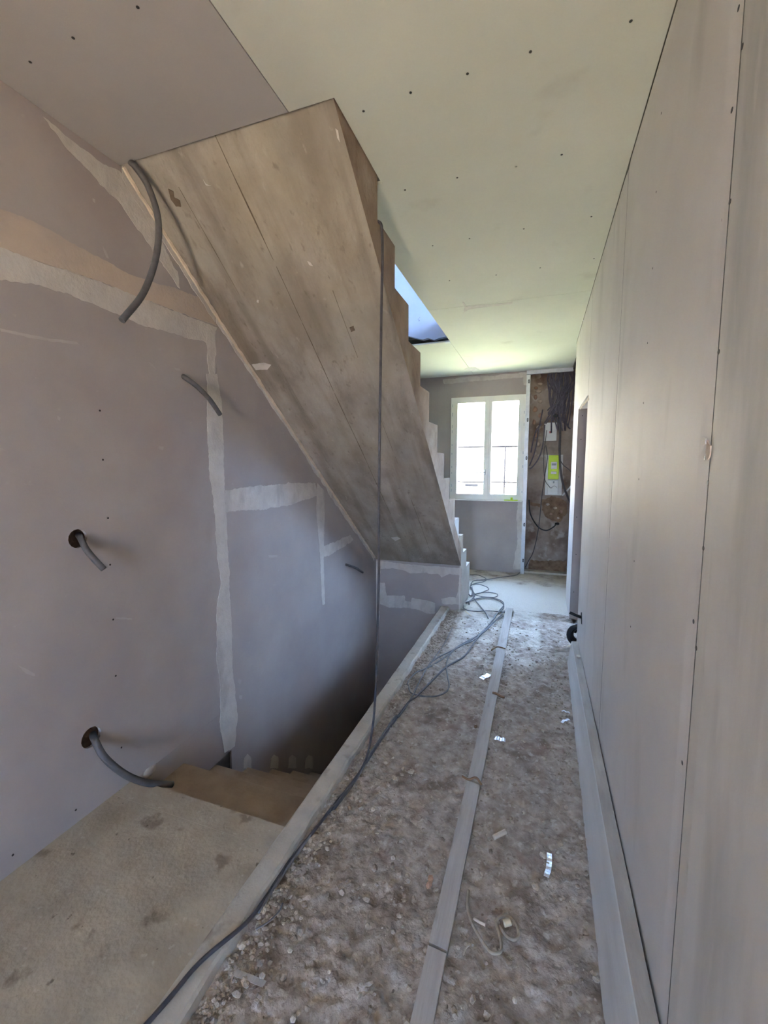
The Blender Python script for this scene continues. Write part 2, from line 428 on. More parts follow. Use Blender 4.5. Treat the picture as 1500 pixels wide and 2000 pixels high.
# ------------------------------------------------------------------ upper floor seen through the opening
def upper_wall(name, lst, label):
    o = boxes(name, lst, 'upper'); return tag(o, label, kind='structure')
uf = struct('wall_upper', 'pale bluish plaster of the upper floor above the stair opening')
rb = [on_y(x, y, 4.37) for x, y in ((760, 655), (800, 657), (812, 660), (826, 663), (836, 660), (848, 664), (858, 660), (868, 658), (882, 655), (900, 655))]
rag = [Vector((-2.0, 4.37, 2.66))] + rb + [Vector((1.4, 4.37, 2.72)), Vector((1.4, 4.37, 4.9)), Vector((-2.0, 4.37, 4.9))]
slab('plaster_face', rag, (0, 0.05, 0), 'upper', uf)
boxes('upper_shell', [((1.4, 0.4, 2.9), (1.5, 4.5, 3.5)), ((1.4, 0.4, 3.5), (1.5, 1.7, 5.0)), ((1.4, 3.1, 3.5), (1.5, 4.5, 5.0)), ((1.4, 1.7, 4.6), (1.5, 3.1, 5.0)), ((-2.1, 0.3, 2.9), (1.5, 0.4, 5.0)), ((-2.1, 0.3, 4.9), (1.5, 4.5, 5.0)),
                      ((-2.1, 0.3, 2.9), (-2.0, 4.5, 4.9)),
                      ((-2.1, 4.42, 2.9), (1.5, 4.5, 4.9))], 'upper', uf)

# ------------------------------------------------------------------ floors
DUSTY = []
def fbm(x, y, f, o=4):
    s = 0; a = 1
    for i in range(o):
        s += a * noise.noise(Vector((x * f, y * f, 3.7 + i))); f *= 2.03; a *= 0.55
    return s
def smooth01(t):
    t = max(0, min(1, t)); return t * t * (3 - 2 * t)
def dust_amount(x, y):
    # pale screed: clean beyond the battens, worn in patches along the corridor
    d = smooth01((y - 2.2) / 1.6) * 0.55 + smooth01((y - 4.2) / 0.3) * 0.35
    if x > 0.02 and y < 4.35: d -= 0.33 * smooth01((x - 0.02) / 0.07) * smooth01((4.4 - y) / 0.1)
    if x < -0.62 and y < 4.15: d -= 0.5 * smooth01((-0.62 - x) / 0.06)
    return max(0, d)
def fh(x, y):
    d = dust_amount(x, y)
    k = 1.0 - 0.78 * min(1, d * 1.25)
    h = 0.010 * fbm(x, y, 7) + 0.012 * fbm(x + 9, y, 24, 3)
    h += 0.007 * (0.5 - abs(noise.noise(Vector((x * 40, y * 40, 1.1)))))
    return h * k - 0.004 * (1 - k)
def rough_floor():
    x0, x1, y0, y1 = -0.86, 0.36, -0.6, 4.30
    st = 0.0085
    nx = int((x1 - x0) / st); ny = int((y1 - y0) / st)
    vs = []; dv = []
    for j in range(ny + 1):
        y = y0 + (y1 - y0) * j / ny
        for i in range(nx + 1):
            x = x0 + (x1 - x0) * i / nx
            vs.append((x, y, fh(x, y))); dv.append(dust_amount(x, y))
    w = nx + 1
    fs = [(j * w + i, j * w + i + 1, (j + 1) * w + i + 1, (j + 1) * w + i) for j in range(ny) for i in range(nx)]
    me = bpy.data.meshes.new('rubble_surface'); me.from_pydata(vs, [], fs)
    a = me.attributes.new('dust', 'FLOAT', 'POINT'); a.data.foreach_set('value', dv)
    return me
fl = boxes('floor', [((XE + 0.005, -2.8, -0.22), (1.72, -0.6, 0.0)), ((XE + 0.005, -0.6, -0.22), (1.72, 4.3, -0.03)), ((0.36, -0.6, -0.05), (1.72, 4.3, -0.002)), ((-2.1, YC + 0.1, -0.22), (1.72, 6.16, -0.03))], 'slab')
tag(fl, 'unfinished corridor floor of rough dusty concrete rubble', kind='structure')
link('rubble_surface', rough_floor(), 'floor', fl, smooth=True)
def far_floor():
    x0, x1, y0, y1 = -2.0, 1.6, 4.30, 6.10; st = 0.03
    nx = int((x1 - x0) / st); ny = int((y1 - y0) / st); vs = []; w = nx + 1
    for j in range(ny + 1):
        for i in range(nx + 1):
            x = x0 + (x1 - x0) * i / nx; y = y0 + (y1 - y0) * j / ny
            vs.append((x, y, fh(x, 4.3 if j == 0 else y) if j == 0 else -0.004 + 0.002 * fbm(x, y, 5)))
    fs = [(j * w + i, j * w + i + 1, (j + 1) * w + i + 1, (j + 1) * w + i) for j in range(ny) for i in range(nx)]
    me = bpy.data.meshes.new('screed_surface'); me.from_pydata(vs, [], fs)
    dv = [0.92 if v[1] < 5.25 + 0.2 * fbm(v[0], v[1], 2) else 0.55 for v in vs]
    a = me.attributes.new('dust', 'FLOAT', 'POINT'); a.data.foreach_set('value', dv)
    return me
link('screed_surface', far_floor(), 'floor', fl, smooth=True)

# landing, lower flight
ld = boxes('floor_landing', [((-1.70, -2.8, -0.2), (XE - 0.012, 1.297, 0.030))], 'landing'); tag(ld, 'bare concrete landing at the head of the descending stairs', kind='structure')
bm = bmesh.new()
def landing_top():
    # slightly worn front edge
    x0, x1 = XL + 0.001, XE - 0.012; pts = []; n = 40
    for i in range(n + 1):
        x = x0 + (x1 - x0) * i / n
        pts.append((x, 1.299 + 0.004 * noise.noise(Vector((x * 22, 0, 5))), 0))
    return pts
e = landing_top()
slab('worn_edge', [(p[0], p[1], 0.0305) for p in e] + [(e[-1][0], 1.20, 0.0305), (e[0][0], 1.20, 0.0305)], (0, 0, -0.10), 'landing', ld)
bm.free()
st = thing('descending_staircase', 'bare concrete stairs going down into the dark stairwell', 'stairs', (-1.2, 1.3, -0.3))
for k in range(10):
    y1 = 1.576 + 0.24 * k; z = CAMZ - 1.464 - 0.176 * k
    y0 = (1.297 if k == 0 else y1 - 0.24) - 0.02
    xl = -1.69 if k == 0 else wall_x(y1) - 0.02
    b = box('step', (xl, y0, z - 0.30), (XE - 0.012, y1, z), 'step', st, bev=0.006)
boxes('wall_stairwell', [((XE - 0.012, -2.8, -3.0), (XE + 0.20, YC + 0.1, -0.222)), ((-1.7, 1.0, -3.1), (XE + 0.2, YC + 0.2, -2.9)), ((-1.7, 1.10, -3.0), (XE, 1.27, -0.22))], 'shell')
tag(bpy.data.objects['wall_stairwell'], 'hidden masonry around the lower stairwell', kind='structure')
kb = boxes('trim_1', [((XE - 0.012, -1.2, -0.22), (-0.790, YC - 0.002, 0.015))], 'kerb'); tag(kb, 'mortar kerb between landing and corridor along the stairwell', kind='structure')
def kerb_top():
    bm = bmesh.new(); n = 150; rows = []
    for i in range(n + 1):
        y = -1.2 + (YC - 0.002 + 1.2) * i / n
        a = XE - 0.011 + 0.003 * noise.noise(Vector((y * 6, 1, 0))); b = -0.786 + 0.008 * noise.noise(Vector((y * 9, 7, 0)))
        zt = 0.034 + 0.002 * noise.noise(Vector((y * 8, 3, 0)))
        rows.append([bm.verts.new(p) for p in ((a, y, 0.0), (a, y, zt - 0.002), (a + 0.006, y, zt), (b - 0.008, y, zt), (b, y, zt - 0.008), (b + 0.004, y, -0.03))])
    for i in range(n):
        for k in range(5):
            bm.faces.new((rows[i][k], rows[i][k + 1], rows[i + 1][k + 1], rows[i + 1][k]))
    bm.faces.new(rows[0]); bm.faces.new(rows[-1][::-1])
    return bm
bm_obj('kerb_cap', kerb_top(), 'kerb', kb)

# ------------------------------------------------------------------ stair wall: boards, holes, filler
T = 0.013
def lboard(y0, y1, z0, z1, ya=None):
    # a board on the stair wall, in its own plane
    a0 = Vector((wall_x(y0), y0, 0)); a1 = Vector((wall_x(y1), y1, 0))
    n = Vector((a1.y - a0.y, -(a1.x - a0.x), 0)).normalized()
    pts = [Vector((a0.x, a0.y, z0)), Vector((a1.x, a1.y, z0)), Vector((a1.x, a1.y, z1)), Vector((a0.x, a0.y, z1))]
    return slab('plasterboard', pts, -n * T, 'board_grey', wl_shell)
ZB = 2.09
lb0 = lboard(-2.8, YJ - g, 0.022, ZB - g)
slab('plasterboard', [(XL, 1.27, 0.0215), (XL, YJ - g, 0.0215), (XL, YJ - g, -0.24), (XL, 1.27, -0.24)], (-T, 0, 0), 'board_grey', wl_shell)
lb1 = lboard(-2.8, YJ - g, ZB + g, H - 0.002)
lb2 = lboard(YJ + g, YC + 0.02, 1.25 + g, H - 0.002)
lb3 = lboard(YJ + g, YC + 0.02, -2.95, 1.25 - g)
# raw render behind the boards, at the foot of the wall
h3 = on_wl(152, 1052); h4 = on_wl(178, 1440)
cut_holes(lb0, [(h3, (1, 0, 0), 0.036), (h4, (1, 0, 0), 0.040)])
for x, y in ((195, 802), (201, 898), (211, 1012), (215, 1103), (221, 1210), (226, 1320), (237, 1460), (148, 1582), (25, 1670)):
    screw(on_wl(x, y), (1, 0, 0), lb0, 0.004)
NL = (1, 0, 0)
def lp(pts, mat='compound', **k):
    P = [on_wl(*q) for q in pts]
    nn = NL if sum(p.y for p in P) / len(P) < YJ else N2
    return patch('joint_compound', P, nn, mat, wl_shell, **k)
lp([(-60, 385), (60, 430), (130, 468), (190, 500), (250, 535), (330, 560), (400, 585), (408, 610), (424, 636), (300, 592), (190, 548), (90, 515), (-60, 462)], 'compound_beige', seed=3, amt=0.004)
lp([(-60, 462), (90, 515), (190, 548), (300, 592), (424, 640), (412, 672), (330, 650), (280, 635), (210, 605), (130, 575), (60, 552), (-60, 543)], seed=4, amt=0.004)
def joint_strip(left, right, seed, seg):
    # strips that cross the bend of the wall stay on their own side of it
    P = [on_x(x, y, XL) for x, y in left + right[::-1]]
    for p in P:
        if p.y > YJ: p.x = wall_x(p.y)
    return patch('joint_compound', P, NL, 'compound', wl_shell, thick=0.0024, step=0.03, amt=0.005, seed=seed)
joint_strip([(404, 730), (405, 827), (408, 928), (418, 984), (423, 1075), (431, 1136), (423, 1186), (423, 1283), (431, 1358), (428, 1409), (438, 1470)],
            [(423, 730), (433, 801), (437, 923), (441, 1004), (446, 1105), (451, 1207), (454, 1308), (463, 1399), (458, 1458)], 5, 0)
joint_strip([(402, 640), (406, 690), (408, 732)], [(420, 642), (420, 690), (420, 732)], 6, 0)
lp([(440, 956), (507, 948), (572, 943), (615, 944), (621, 968), (567, 986), (507, 996), (441, 1001)], seed=7)
lp([(620, 943), (633, 960), (634, 1010), (632, 1080), (634, 1180), (629, 1182), (624, 1080), (618, 1000)], seed=8, amt=0.004)
lp([(628, 1068), (660, 1055), (684, 1045), (690, 1055), (660, 1075), (630, 1090)], seed=9)
lp([(85, 232), (150, 285), (200, 318), (236, 334), (262, 380), (300, 440), (345, 530), (352, 562), (318, 520), (280, 462), (236, 400), (190, 352), (130, 290)], seed=10, amt=0.006)
# strip of filler that follows the underside of the upper flight
def along(off0, off1, y0, y1, n=40, seed=0, amp=0.012):
    A = []; B = []
    for i in range(n + 1):
        y = y0 + (y1 - y0) * i / n
        x = wall_x(y)
        w = off0 + amp * noise.noise(Vector((y * 7, seed, 0.3))) + amp * noise.noise(Vector((y * 23, seed, 1.3)))
        B.append(Vector((x, y, soff(y) - w))); A.append(Vector((x, y, soff(y) - off1)))
    return A + B[::-1]
patch('joint_compound', along(0.050, 0.0, 1.41, YJ - 0.004, 20, 2), NL, 'compound', wl_shell, thick=0.003, amt=0.003)
patch('joint_compound', along(0.045, 0.0, YJ + 0.004, YC - 0.06, 50, 3, 0.02), N2, 'compound', wl_shell, thick=0.003, amt=0.004)
def torn_edge():
    bm = bmesh.new(); pts = []; rr = []
    n = 170
    for i in range(n + 1):
        y = 1.412 + (YC - 0.05 - 1.412) * i / n
        j = noise.noise(Vector((y * 30, 2, 8))) * 0.004
        pts.append((wall_x(y) + 0.006 + j, y, soff(y) - 0.008 + j)); rr.append(0.008 + 0.007 * abs(noise.noise(Vector((y * 40, 9, 2)))))
    add_tube(bm, pts, rr, sides=6, sm=False)
    return bm
bm_obj('torn_gypsum_edge', torn_edge(), 'gypsum', wl_shell)
# light scuffs and flecks of plaster on the wall
for i, q in enumerate((((35, 1300), (50, 1307), (68, 1315), (69, 1321), (50, 1316)), ((288, 706), (300, 712), (306, 724), (296, 716)), ((310, 870), (320, 872), (318, 879), (309, 876)), ((111, 812), (118, 816), (117, 822), (112, 819)),
                       ((225, 1206), (258, 1207), (258, 1210), (225, 1209)), ((338, 717), (350, 719), (353, 724), (342, 722)), ((466, 1324), (472, 1328), (470, 1336), (464, 1332)), ((524, 1084), (542, 1085), (541, 1089), (525, 1089)), ((468, 1357), (474, 1358), (472, 1366), (467, 1364)),
                       ((200, 480), (206, 490), (213, 505), (208, 503), (203, 492)), ((181, 387), (186, 390), (185, 397), (180, 393)), ((0, 640), (60, 655), (150, 668), (155, 674), (60, 661), (0, 646)))):
    lp(list(q), 'scuff', seed=20 + i, amt=0.002, step=0.02, thick=0.0006)
for i, x in enumerate((482, 535, 570, 603)):
    lp([(x - 7, 1500), (x - 6, 1482), (x, 1474), (x + 8, 1480), (x + 9, 1500)], seed=40 + i, amt=0.004)
# blobs of plaster
def blob(name, c, s, mat, parent=None, seed=0, sub=2):
    bm = bmesh.new(); bmesh.ops.create_icosphere(bm, subdivisions=sub, radius=1)
    for v in bm.verts:
        k = 1 + 0.35 * noise.noise(v.co * 1.7 + Vector((seed, 0, 0)))
        v.co = Vector((v.co.x * s[0] * k, v.co.y * s[1] * k, v.co.z * s[2] * k)) + Vector(c)
    return bm_obj(name, bm, mat, parent, smooth=True)
blob('plaster_blob', on_wl(250, 320) + Vector((0.01, -0.01, 0.0)), (0.012, 0.014, 0.022), 'compound', wl_shell, 1)
blob('plaster_blob', on_wl(292, 1506) + Vector((0.002, 0, 0)), (0.010, 0.038, 0.022), 'compound', wl_shell, 2)

# ------------------------------------------------------------------ upper flight
sf = thing('concrete_staircase', 'raw concrete flight rising over the stairwell to the ceiling', 'stairs', (-1.15, 2.8, 0.0))
def waist():
    # long slab of the flight, sloping
    bm = bmesh.new()
    ys, ye = 1.405, YC + 0.0
    up = 0.165
    n = 60; rows = []
    for i in range(n + 1):
        y = ys + (ye - ys) * i / n
        z = soff(y)
        row = []
        for k in range(25):
            x = -1.66 + (XS + 1.66) * k / 24
            d = 0.0018 * noise.noise(Vector((x * 9, y * 2.2, 4))) + (0.0035 if abs(x + 1.155) < 0.02 else 0) * (0.5 + 0.5 * noise.noise(Vector((y * 5, 0, 0))))
            if k == 24: d *= 0.3
            row.append(bm.verts.new((x, y, z - d)))
        rows.append(row)
    for i in range(n):
        for k in range(24):
            bm.faces.new((rows[i][k], rows[i][k + 1], rows[i + 1][k + 1], rows[i + 1][k]))
    topA = [bm.verts.new((x, 1.405, H + 0.6)) for x in (-1.66, XS)]
    topB = [bm.verts.new((x, 1.822, H + 0.6)) for x in (-1.66, XS)]
    inB = [bm.verts.new((x, 1.822, soff(1.822) + up)) for x in (-1.66, XS)]
    lowT = [bm.verts.new((x, ye, soff(ye) + up)) for x in (-1.66, XS)]
    # side faces
    R = [rows[i][24] for i in range(n + 1)]
    bm.faces.new(R + [lowT[1], inB[1], topB[1], topA[1]])
    Lf = [rows[i][0] for i in range(n + 1)]
    bm.faces.new(Lf[::-1] + [topA[0], topB[0], inB[0], lowT[0]])
    bm.faces.new((topA[0], topA[1], topB[1], topB[0])); bm.faces.new((topB[0], topB[1], inB[1], inB[0])); bm.faces.new((inB[0], inB[1], lowT[1], lowT[0]))
    bm.faces.new(rows[0][::-1] + [topA[0], topA[1]]); bm.faces.new(rows[-1] + [lowT[1], lowT[0]])
    bm.normal_update()
    bmesh.ops.triangulate(bm, faces=[f for f in bm.faces if len(f.verts) > 4], ngon_method='EAR_CLIP')
    return bm
ws = bm_obj('waist_slab', waist(), 'soffit', sf)
ws.data.materials.append(M['stairside'])
for p in ws.data.polygons:
    if p.normal.x > 0.8: p.material_index = 1
RISE, RUN = 0.187, 0.2375
for k in range(12):
    ya = 1.822 + RUN * k; yb = ya + RUN; z = 2.42 - RISE * k
    zb = soff(ya) + 0.165 - 0.798 * RUN
    j = random.uniform(-0.003, 0.003)
    if yb <= YC + 0.06:
        pts = [(ya - 0.01, soff(ya - 0.01) + 0.160), (yb, soff(yb) + 0.160), (yb, z), (ya - 0.01, z)]
    else:
        pts = [(max(ya, YC + 0.002) if ya < YC else ya, 0.0), (yb, 0.0), (yb, z), (max(ya, YC + 0.002) if ya < YC else ya, z)]
    mat = 'stairside' if k < 8 else 'skim'
    o = slab('step', [(-1.66, y, zz) for y, zz in pts], (XS + 1.66 + j, 0, 0), mat, sf)
# solid foot of the flight behind the cross wall
boxes('stair_foot', [((-1.66, YC + 0.07, 0.0), (XS - 0.002, 4.22, 0.62))], 'skim', sf)
# formwork fins and chips on the soffit
def fin(x, y0, y1, w, h):
    pts = []; rr = []
    n = 60
    for i in range(n + 1):
        y = y0 + (y1 - y0) * i / n
        pts.append((x + 0.004 * noise.noise(Vector((y * 3, x, 0))), y, soff(y) + 0.001)); rr.append(w * (0.5 + 0.6 * abs(noise.noise(Vector((y * 9, x * 3, 2))))))
    bm = bmesh.new(); add_tube(bm, pts, rr, sides=6, sm=False)
    return bm
M['fin'] = mk('formwork_line', (84, 74, 62), (110, 98, 84), 20, 0.95)
bm_obj('formwork_line', fin(-1.155, 1.41, 3.4, 0.0045, 0), 'fin', sf)
bm_obj('formwork_line', fin(-0.93, 1.9, 3.9, 0.0028, 0), 'fin', sf)
bm_obj('formwork_line', fin(-1.42, 1.5, 2.6, 0.0022, 0), 'fin', sf)
NS = Vector((0, -0.798, -1)).normalized()
def on_s(px, py):
    v = ray(px, py); b = Vector((0, 1.405, CAMZ + 1.209)); return CAM + v * ((b - CAM).dot(NS) / v.dot(NS))
for i, (q, m_) in enumerate(((((328, 368), (338, 374), (340, 385), (352, 392), (354, 404), (344, 402), (334, 390)), 'fin'), (((397, 350), (402, 358), (412, 362), (402, 361)), 'compound'), (((600, 510), (607, 512), (612, 519), (604, 517)), 'compound'),
                             (((502, 586), (506, 587), (505, 592), (501, 590)), 'compound'), (((492, 712), (515, 708), (530, 712), (522, 722), (500, 722)), 'compound'), (((764, 1050), (776, 1048), (782, 1052), (772, 1056)), 'compound'),
                             (((655, 250), (660, 255), (664, 278), (659, 268)), 'compound'), (((683, 640), (690, 636), (693, 645), (686, 648)), 'fin'))):
    patch('surface_chip', [on_s(*p) for p in q], NS, m_, sf, amt=0.002, step=0.02, seed=60 + i, thick=0.002)

# ------------------------------------------------------------------ cross wall under the stairs
cw = struct('wall_stair', 'plasterboard cheek wall closing the stairs above the stairwell', (0, 0, 0))
slab('plasterboard', [(XL2 - 0.06, YC, -2.95), (XE - 0.013, YC, -2.95), (XE - 0.013, YC, 0.0), (XS - 0.004, YC, 0.0), (XS - 0.004, YC, soff(YC) - 0.001), (XL2 - 0.06, YC, soff(YC) - 0.001)], (0, 0.06, 0), 'board_grey', cw)
box('corner_bead', (XS - 0.012, YC - 0.004, 0.004), (XS - 0.002, YC + 0.10, soff(YC) - 0.002), 'skim', cw)
NC = (0, -1, 0)
def cp(pts, **k):
    return patch('joint_compound', [on_y(690 + x / 6.25, 1080 + y / 6.25, YC) for x, y in pts], NC, 'compound', cw, step=0.03, amt=0.005, **k)
cp([(240, 105), (302, 100), (330, 100), (325, 540), (310, 1000), (300, 1560), (250, 1560), (246, 700), (240, 600)], seed=1)
cp([(325, 100), (420, 105), (640, 140), (830, 150), (1320, 190), (1320, 270), (1215, 265), (1180, 250), (1080, 290), (1040, 255), (960, 260), (880, 240), (810, 245), (700, 245), (600, 210), (480, 180), (330, 200)], seed=2)
cp([(328, 360), (390, 360), (405, 520), (630, 520), (630, 580), (700, 600), (720, 550), (880, 575), (995, 610), (1005, 735), (900, 745), (800, 700), (700, 670), (440, 665), (390, 640), (328, 620)], seed=3)
cp([(1075, 560), (1160, 540), (1255, 550), (1280, 460), (1300, 275), (1322, 275), (1318, 600), (1300, 625), (1090, 622)], seed=4)

# ------------------------------------------------------------------ corridor partition (pale boards, tapered edges, doorway)
def rboard(y0, y1, z0, z1, mat, taper=(True, True), g=0.0026):
    # profile along y with the shallow tapered edges plasterboard has
    tw = 0.022; td = 0.0026
    prof = [(y0 + g, XR + (td if taper[0] else 0))]
    if taper[0]: prof += [(y0 + tw, XR + td * 0.85), (y0 + 0.055, XR)]
    if taper[1]: prof += [(y1 - 0.055, XR), (y1 - tw, XR + td * 0.85)]
    prof += [(y1 - g, XR + (td if taper[1] else 0))]
    bm = bmesh.new()
    a = [bm.verts.new((x, y, z0)) for y, x in prof]; b = [bm.verts.new((x, y, z1)) for y, x in prof]
    ab = [bm.verts.new((XR + T, y, z0)) for y in (prof[0][0], prof[-1][0])]; bb = [bm.verts.new((XR + T, y, z1)) for y in (prof[0][0], prof[-1][0])]
    for i in range(len(prof) - 1):
        bm.faces.new((a[i], a[i + 1], b[i + 1], b[i]))
    bm.faces.new((a[0], b[0], bb[0], ab[0])); bm.faces.new((a[-1], ab[1], bb[1], b[-1])); bm.faces.new((ab[0], bb[0], bb[1], ab[1]))
    bm.faces.new([ab[0]] + [ab[1]] + a[::-1]); bm.faces.new(b + [bb[1], bb[0]])
    o = bm_obj('plasterboard', bm, mat, wr_shell)
    o.data.materials.append(M['seal_and_gap_shade'])  # dark edge faces: shade inside the open joints put into the colour
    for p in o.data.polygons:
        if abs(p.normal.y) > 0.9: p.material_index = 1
    return o
HD = 1.877
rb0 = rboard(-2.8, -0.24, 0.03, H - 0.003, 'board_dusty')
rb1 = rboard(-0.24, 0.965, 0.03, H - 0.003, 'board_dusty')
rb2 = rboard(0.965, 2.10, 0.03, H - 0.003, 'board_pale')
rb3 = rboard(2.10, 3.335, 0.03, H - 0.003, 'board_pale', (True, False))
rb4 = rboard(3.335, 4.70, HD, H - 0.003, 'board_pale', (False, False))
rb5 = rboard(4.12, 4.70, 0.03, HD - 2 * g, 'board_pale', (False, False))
# returns inside the doorway
jb = box('door_jamb', (XR + 0.002, 4.118, 0.03), (XR + 0.10, 4.131, HD), 'board_grey', wr_shell)
box('door_jamb', (XR + T + 0.001, 3.322, 0.03), (XR + 0.10, 3.334, HD), 'board_grey', wr_shell)
box('door_head', (XR + T + 0.001, 3.336, HD + 0.001), (XR + 0.10, 4.118, HD + 0.014), 'board_grey', wr_shell)
box('partition_end', (XR + 0.001, 4.700, 0.03), (XR + 0.10, 4.713, H - 0.003), 'board_grey', wr_shell)
for z in (0.28, 0.62, 0.95, 1.3, 1.62, 1.82):
    screw((XR + 0.022 + 0.012 * random.random(), 4.117, z), (0, -1, 0), jb, 0.004)
for x, y in ((1443, 16), (1430, 215), (1409, 432), (1392, 645), (1377, 895), (1355, 1214)):
    screw(on_x(x, y, XR + 0.0025), (-1, 0, 0), rb2, 0.0048)
for x, y in ((1450, 91), (1426, 394), (1404, 687), (1383, 943), (1374, 1071), (1360, 1266), (1333, 1490)):
    screw(on_x(x, y, XR + 0.0025), (-1, 0, 0), rb1, 0.0048)
for x, y in ((1275, 524), (1265, 670), (1257, 787), (1248, 936), (1239, 1096), (1232, 1224), (1292, 221), (1282, 375)):
    screw(on_x(x, y, XR + 0.0003), (-1, 0, 0), rb2, 0.0032)
patch('torn_paper', [on_x(x, y, XR + 0.0015) for x, y in ((1383, 862), (1389, 872), (1388, 892), (1383, 900), (1380, 885))], (-1, 0, 0), 'gypsum', wr_shell, amt=0.002, step=0.01)
patch('torn_paper', [on_x(x, y, XR) for x, y in ((1375, 856), (1380, 857), (1380, 868), (1375, 869))], (-1, 0, 0), 'board_dusty', wr_shell, amt=0.001, step=0.01)
patch('torn_paper', [on_x(x, y, XR) for x, y in ((1150, 772), (1151, 780), (1137, 795), (1134, 800), (1135, 795), (1146, 780))], (-1, 0, 0), 'gypsum', wr_shell, amt=0.003, step=0.015)

# ------------------------------------------------------------------ window wall: board, compound, niche, stud
bw = slab('plasterboard', [(-2.0, YB, 0.0), (-0.195, YB, 0.0), (-0.195, YB, 0.955), (-1.142, YB, 0.955), (-1.142, YB, 2.302), (-0.195, YB, 2.302), (-0.195, YB, H), (-2.0, YB, H)], (0, T, 0), 'board_grey', wb_shell)
def bp(pts, mat='compound', **k):
    return patch('joint_compound', [on_y(x, y, YB) for x, y in pts], NC, mat, wb_shell, **k)
bp([(866, 742), (900, 737), (960, 734), (1024, 728), (1031, 728), (1030, 752), (1023, 752), (1022, 737), (960, 742), (900, 747), (868, 750)], seed=1, amt=0.006, step=0.05)
bp([(1012, 978), (1024, 978), (1022, 1112), (1002, 1112), (1006, 1080), (1011, 1060), (1009, 1010)], seed=2, amt=0.006, step=0.05)
# the niche: rubble, bricks and broken plaster on the raw wall
def on_n(px, py): return on_y(px, py, 6.06)
def rough_patch(name, pts, mat, th, seed):
    return patch(name, [on_n(*p) for p in pts], NC, mat, wb_shell, thick=th, step=0.04, amt=0.012, seed=seed)
rough_patch('bare_mortar', [(1058, 976), (1076, 970), (1094, 974), (1106, 980), (1108, 1000), (1098, 1016), (1090, 1022), (1082, 1018), (1066, 1010), (1060, 1000)], 'earth', 0.006, 1)
rough_patch('bare_mortar', [(1034, 1094), (1108, 1096), (1106, 1120), (1030, 1120)], 'earth', 0.008, 2)
rough_patch('bare_mortar', [(1036, 980), (1056, 986), (1058, 992), (1036, 986)], 'earth', 0.005, 3)
k = 0
for (x, y, sx, sy, m_) in ((1050, 735, 12, 9, 'stone'), (1055, 750, 9, 5, 'stone'), (1052, 765, 10, 7, 'stone'), (1047, 758, 6, 5, 'brick'), (1055, 784, 8, 7, 'stone'), (1046, 776, 6, 8, 'brick'), (1045, 800, 8, 10, 'brick'), (1055, 812, 7, 8, 'brick'), (1043, 825, 6, 9, 'brick'),
                           (1052, 835, 7, 8, 'stone'), (1045, 850, 7, 8, 'brick'), (1052, 868, 6, 9, 'stone'), (1045, 885, 6, 10, 'stone'), (1070, 985, 6, 5, 'stone'), (1084, 992, 7, 6, 'stone'), (1096, 1000, 6, 7, 'brick'), (1076, 1004, 6, 5, 'brick'), (1090, 1012, 5, 4, 'stone')):
    c = on_n(x, y); k += 1
    blob('stone', c + Vector((0, -0.004, 0)), (sx * 0.0036, 0.016, sy * 0.0038), m_, wb_shell, seed=k * 3.3, sub=2)
box('trim_2', (-0.16, 5.93, -0.002), (1.2, 6.055, 0.022), 'kerb', wb_shell).name = 'sole_plate'
# galvanised stud at the edge of the boarding and rail along the ceiling
sd = thing('metal_stud', 'galvanised upright stud with dark oval slots beside the window', 'stud', (-0.17, 5.86, 0.0))
boxes('stud_channel', [((-0.195, 5.835, 0.0), (-0.150, 5.838, H - 0.05)), ((-0.195, 5.838, 0.0), (-0.1935, 5.868, H - 0.05)), ((-0.1515, 5.838, 0.0), (-0.150, 5.895, H - 0.05))], 'steel', sd)
for (x, y) in ((1036, 744.6), (1033.6, 820), (1030.6, 894.6), (1026, 1025), (1024, 1095)):
    c = on_y(x, y, 5.833)
    c.x = -0.166
    bm = bmesh.new()
    pts = []
    for i in range(16):
        a = 2 * math.pi * i / 16
        pts.append((c.x + 0.010 * math.cos(a), 5.8352, c.z + 0.016 * math.sin(a) + (0.008 if math.sin(a) > 0 else -0.008)))
    add_slab(bm, pts, (0, -0.003, 0))
    o = bm_obj('slot_grommet', bm, 'black', sd)
    box('grommet_core', (c.x - 0.004, 5.8305, c.z - 0.012), (c.x + 0.004, 5.8325, c.z + 0.012), 'grey_plastic', o)
rl = box('metal_rail', (-0.195, 5.82, H - 0.045), (0.34, 5.865, H - 0.001), 'steel', None, origin=(0.07, 5.84, H)); tag(rl, 'galvanised ceiling rail running above the wiring niche', 'rail')
ra = box('metal_rail', (0.335, 4.76, H - 0.03), (0.365, 5.80, H - 0.001), 'screw', None, origin=(0.35, 5.3, H)); tag(ra, 'dark short rail in the ceiling gap at the partition end', 'rail')

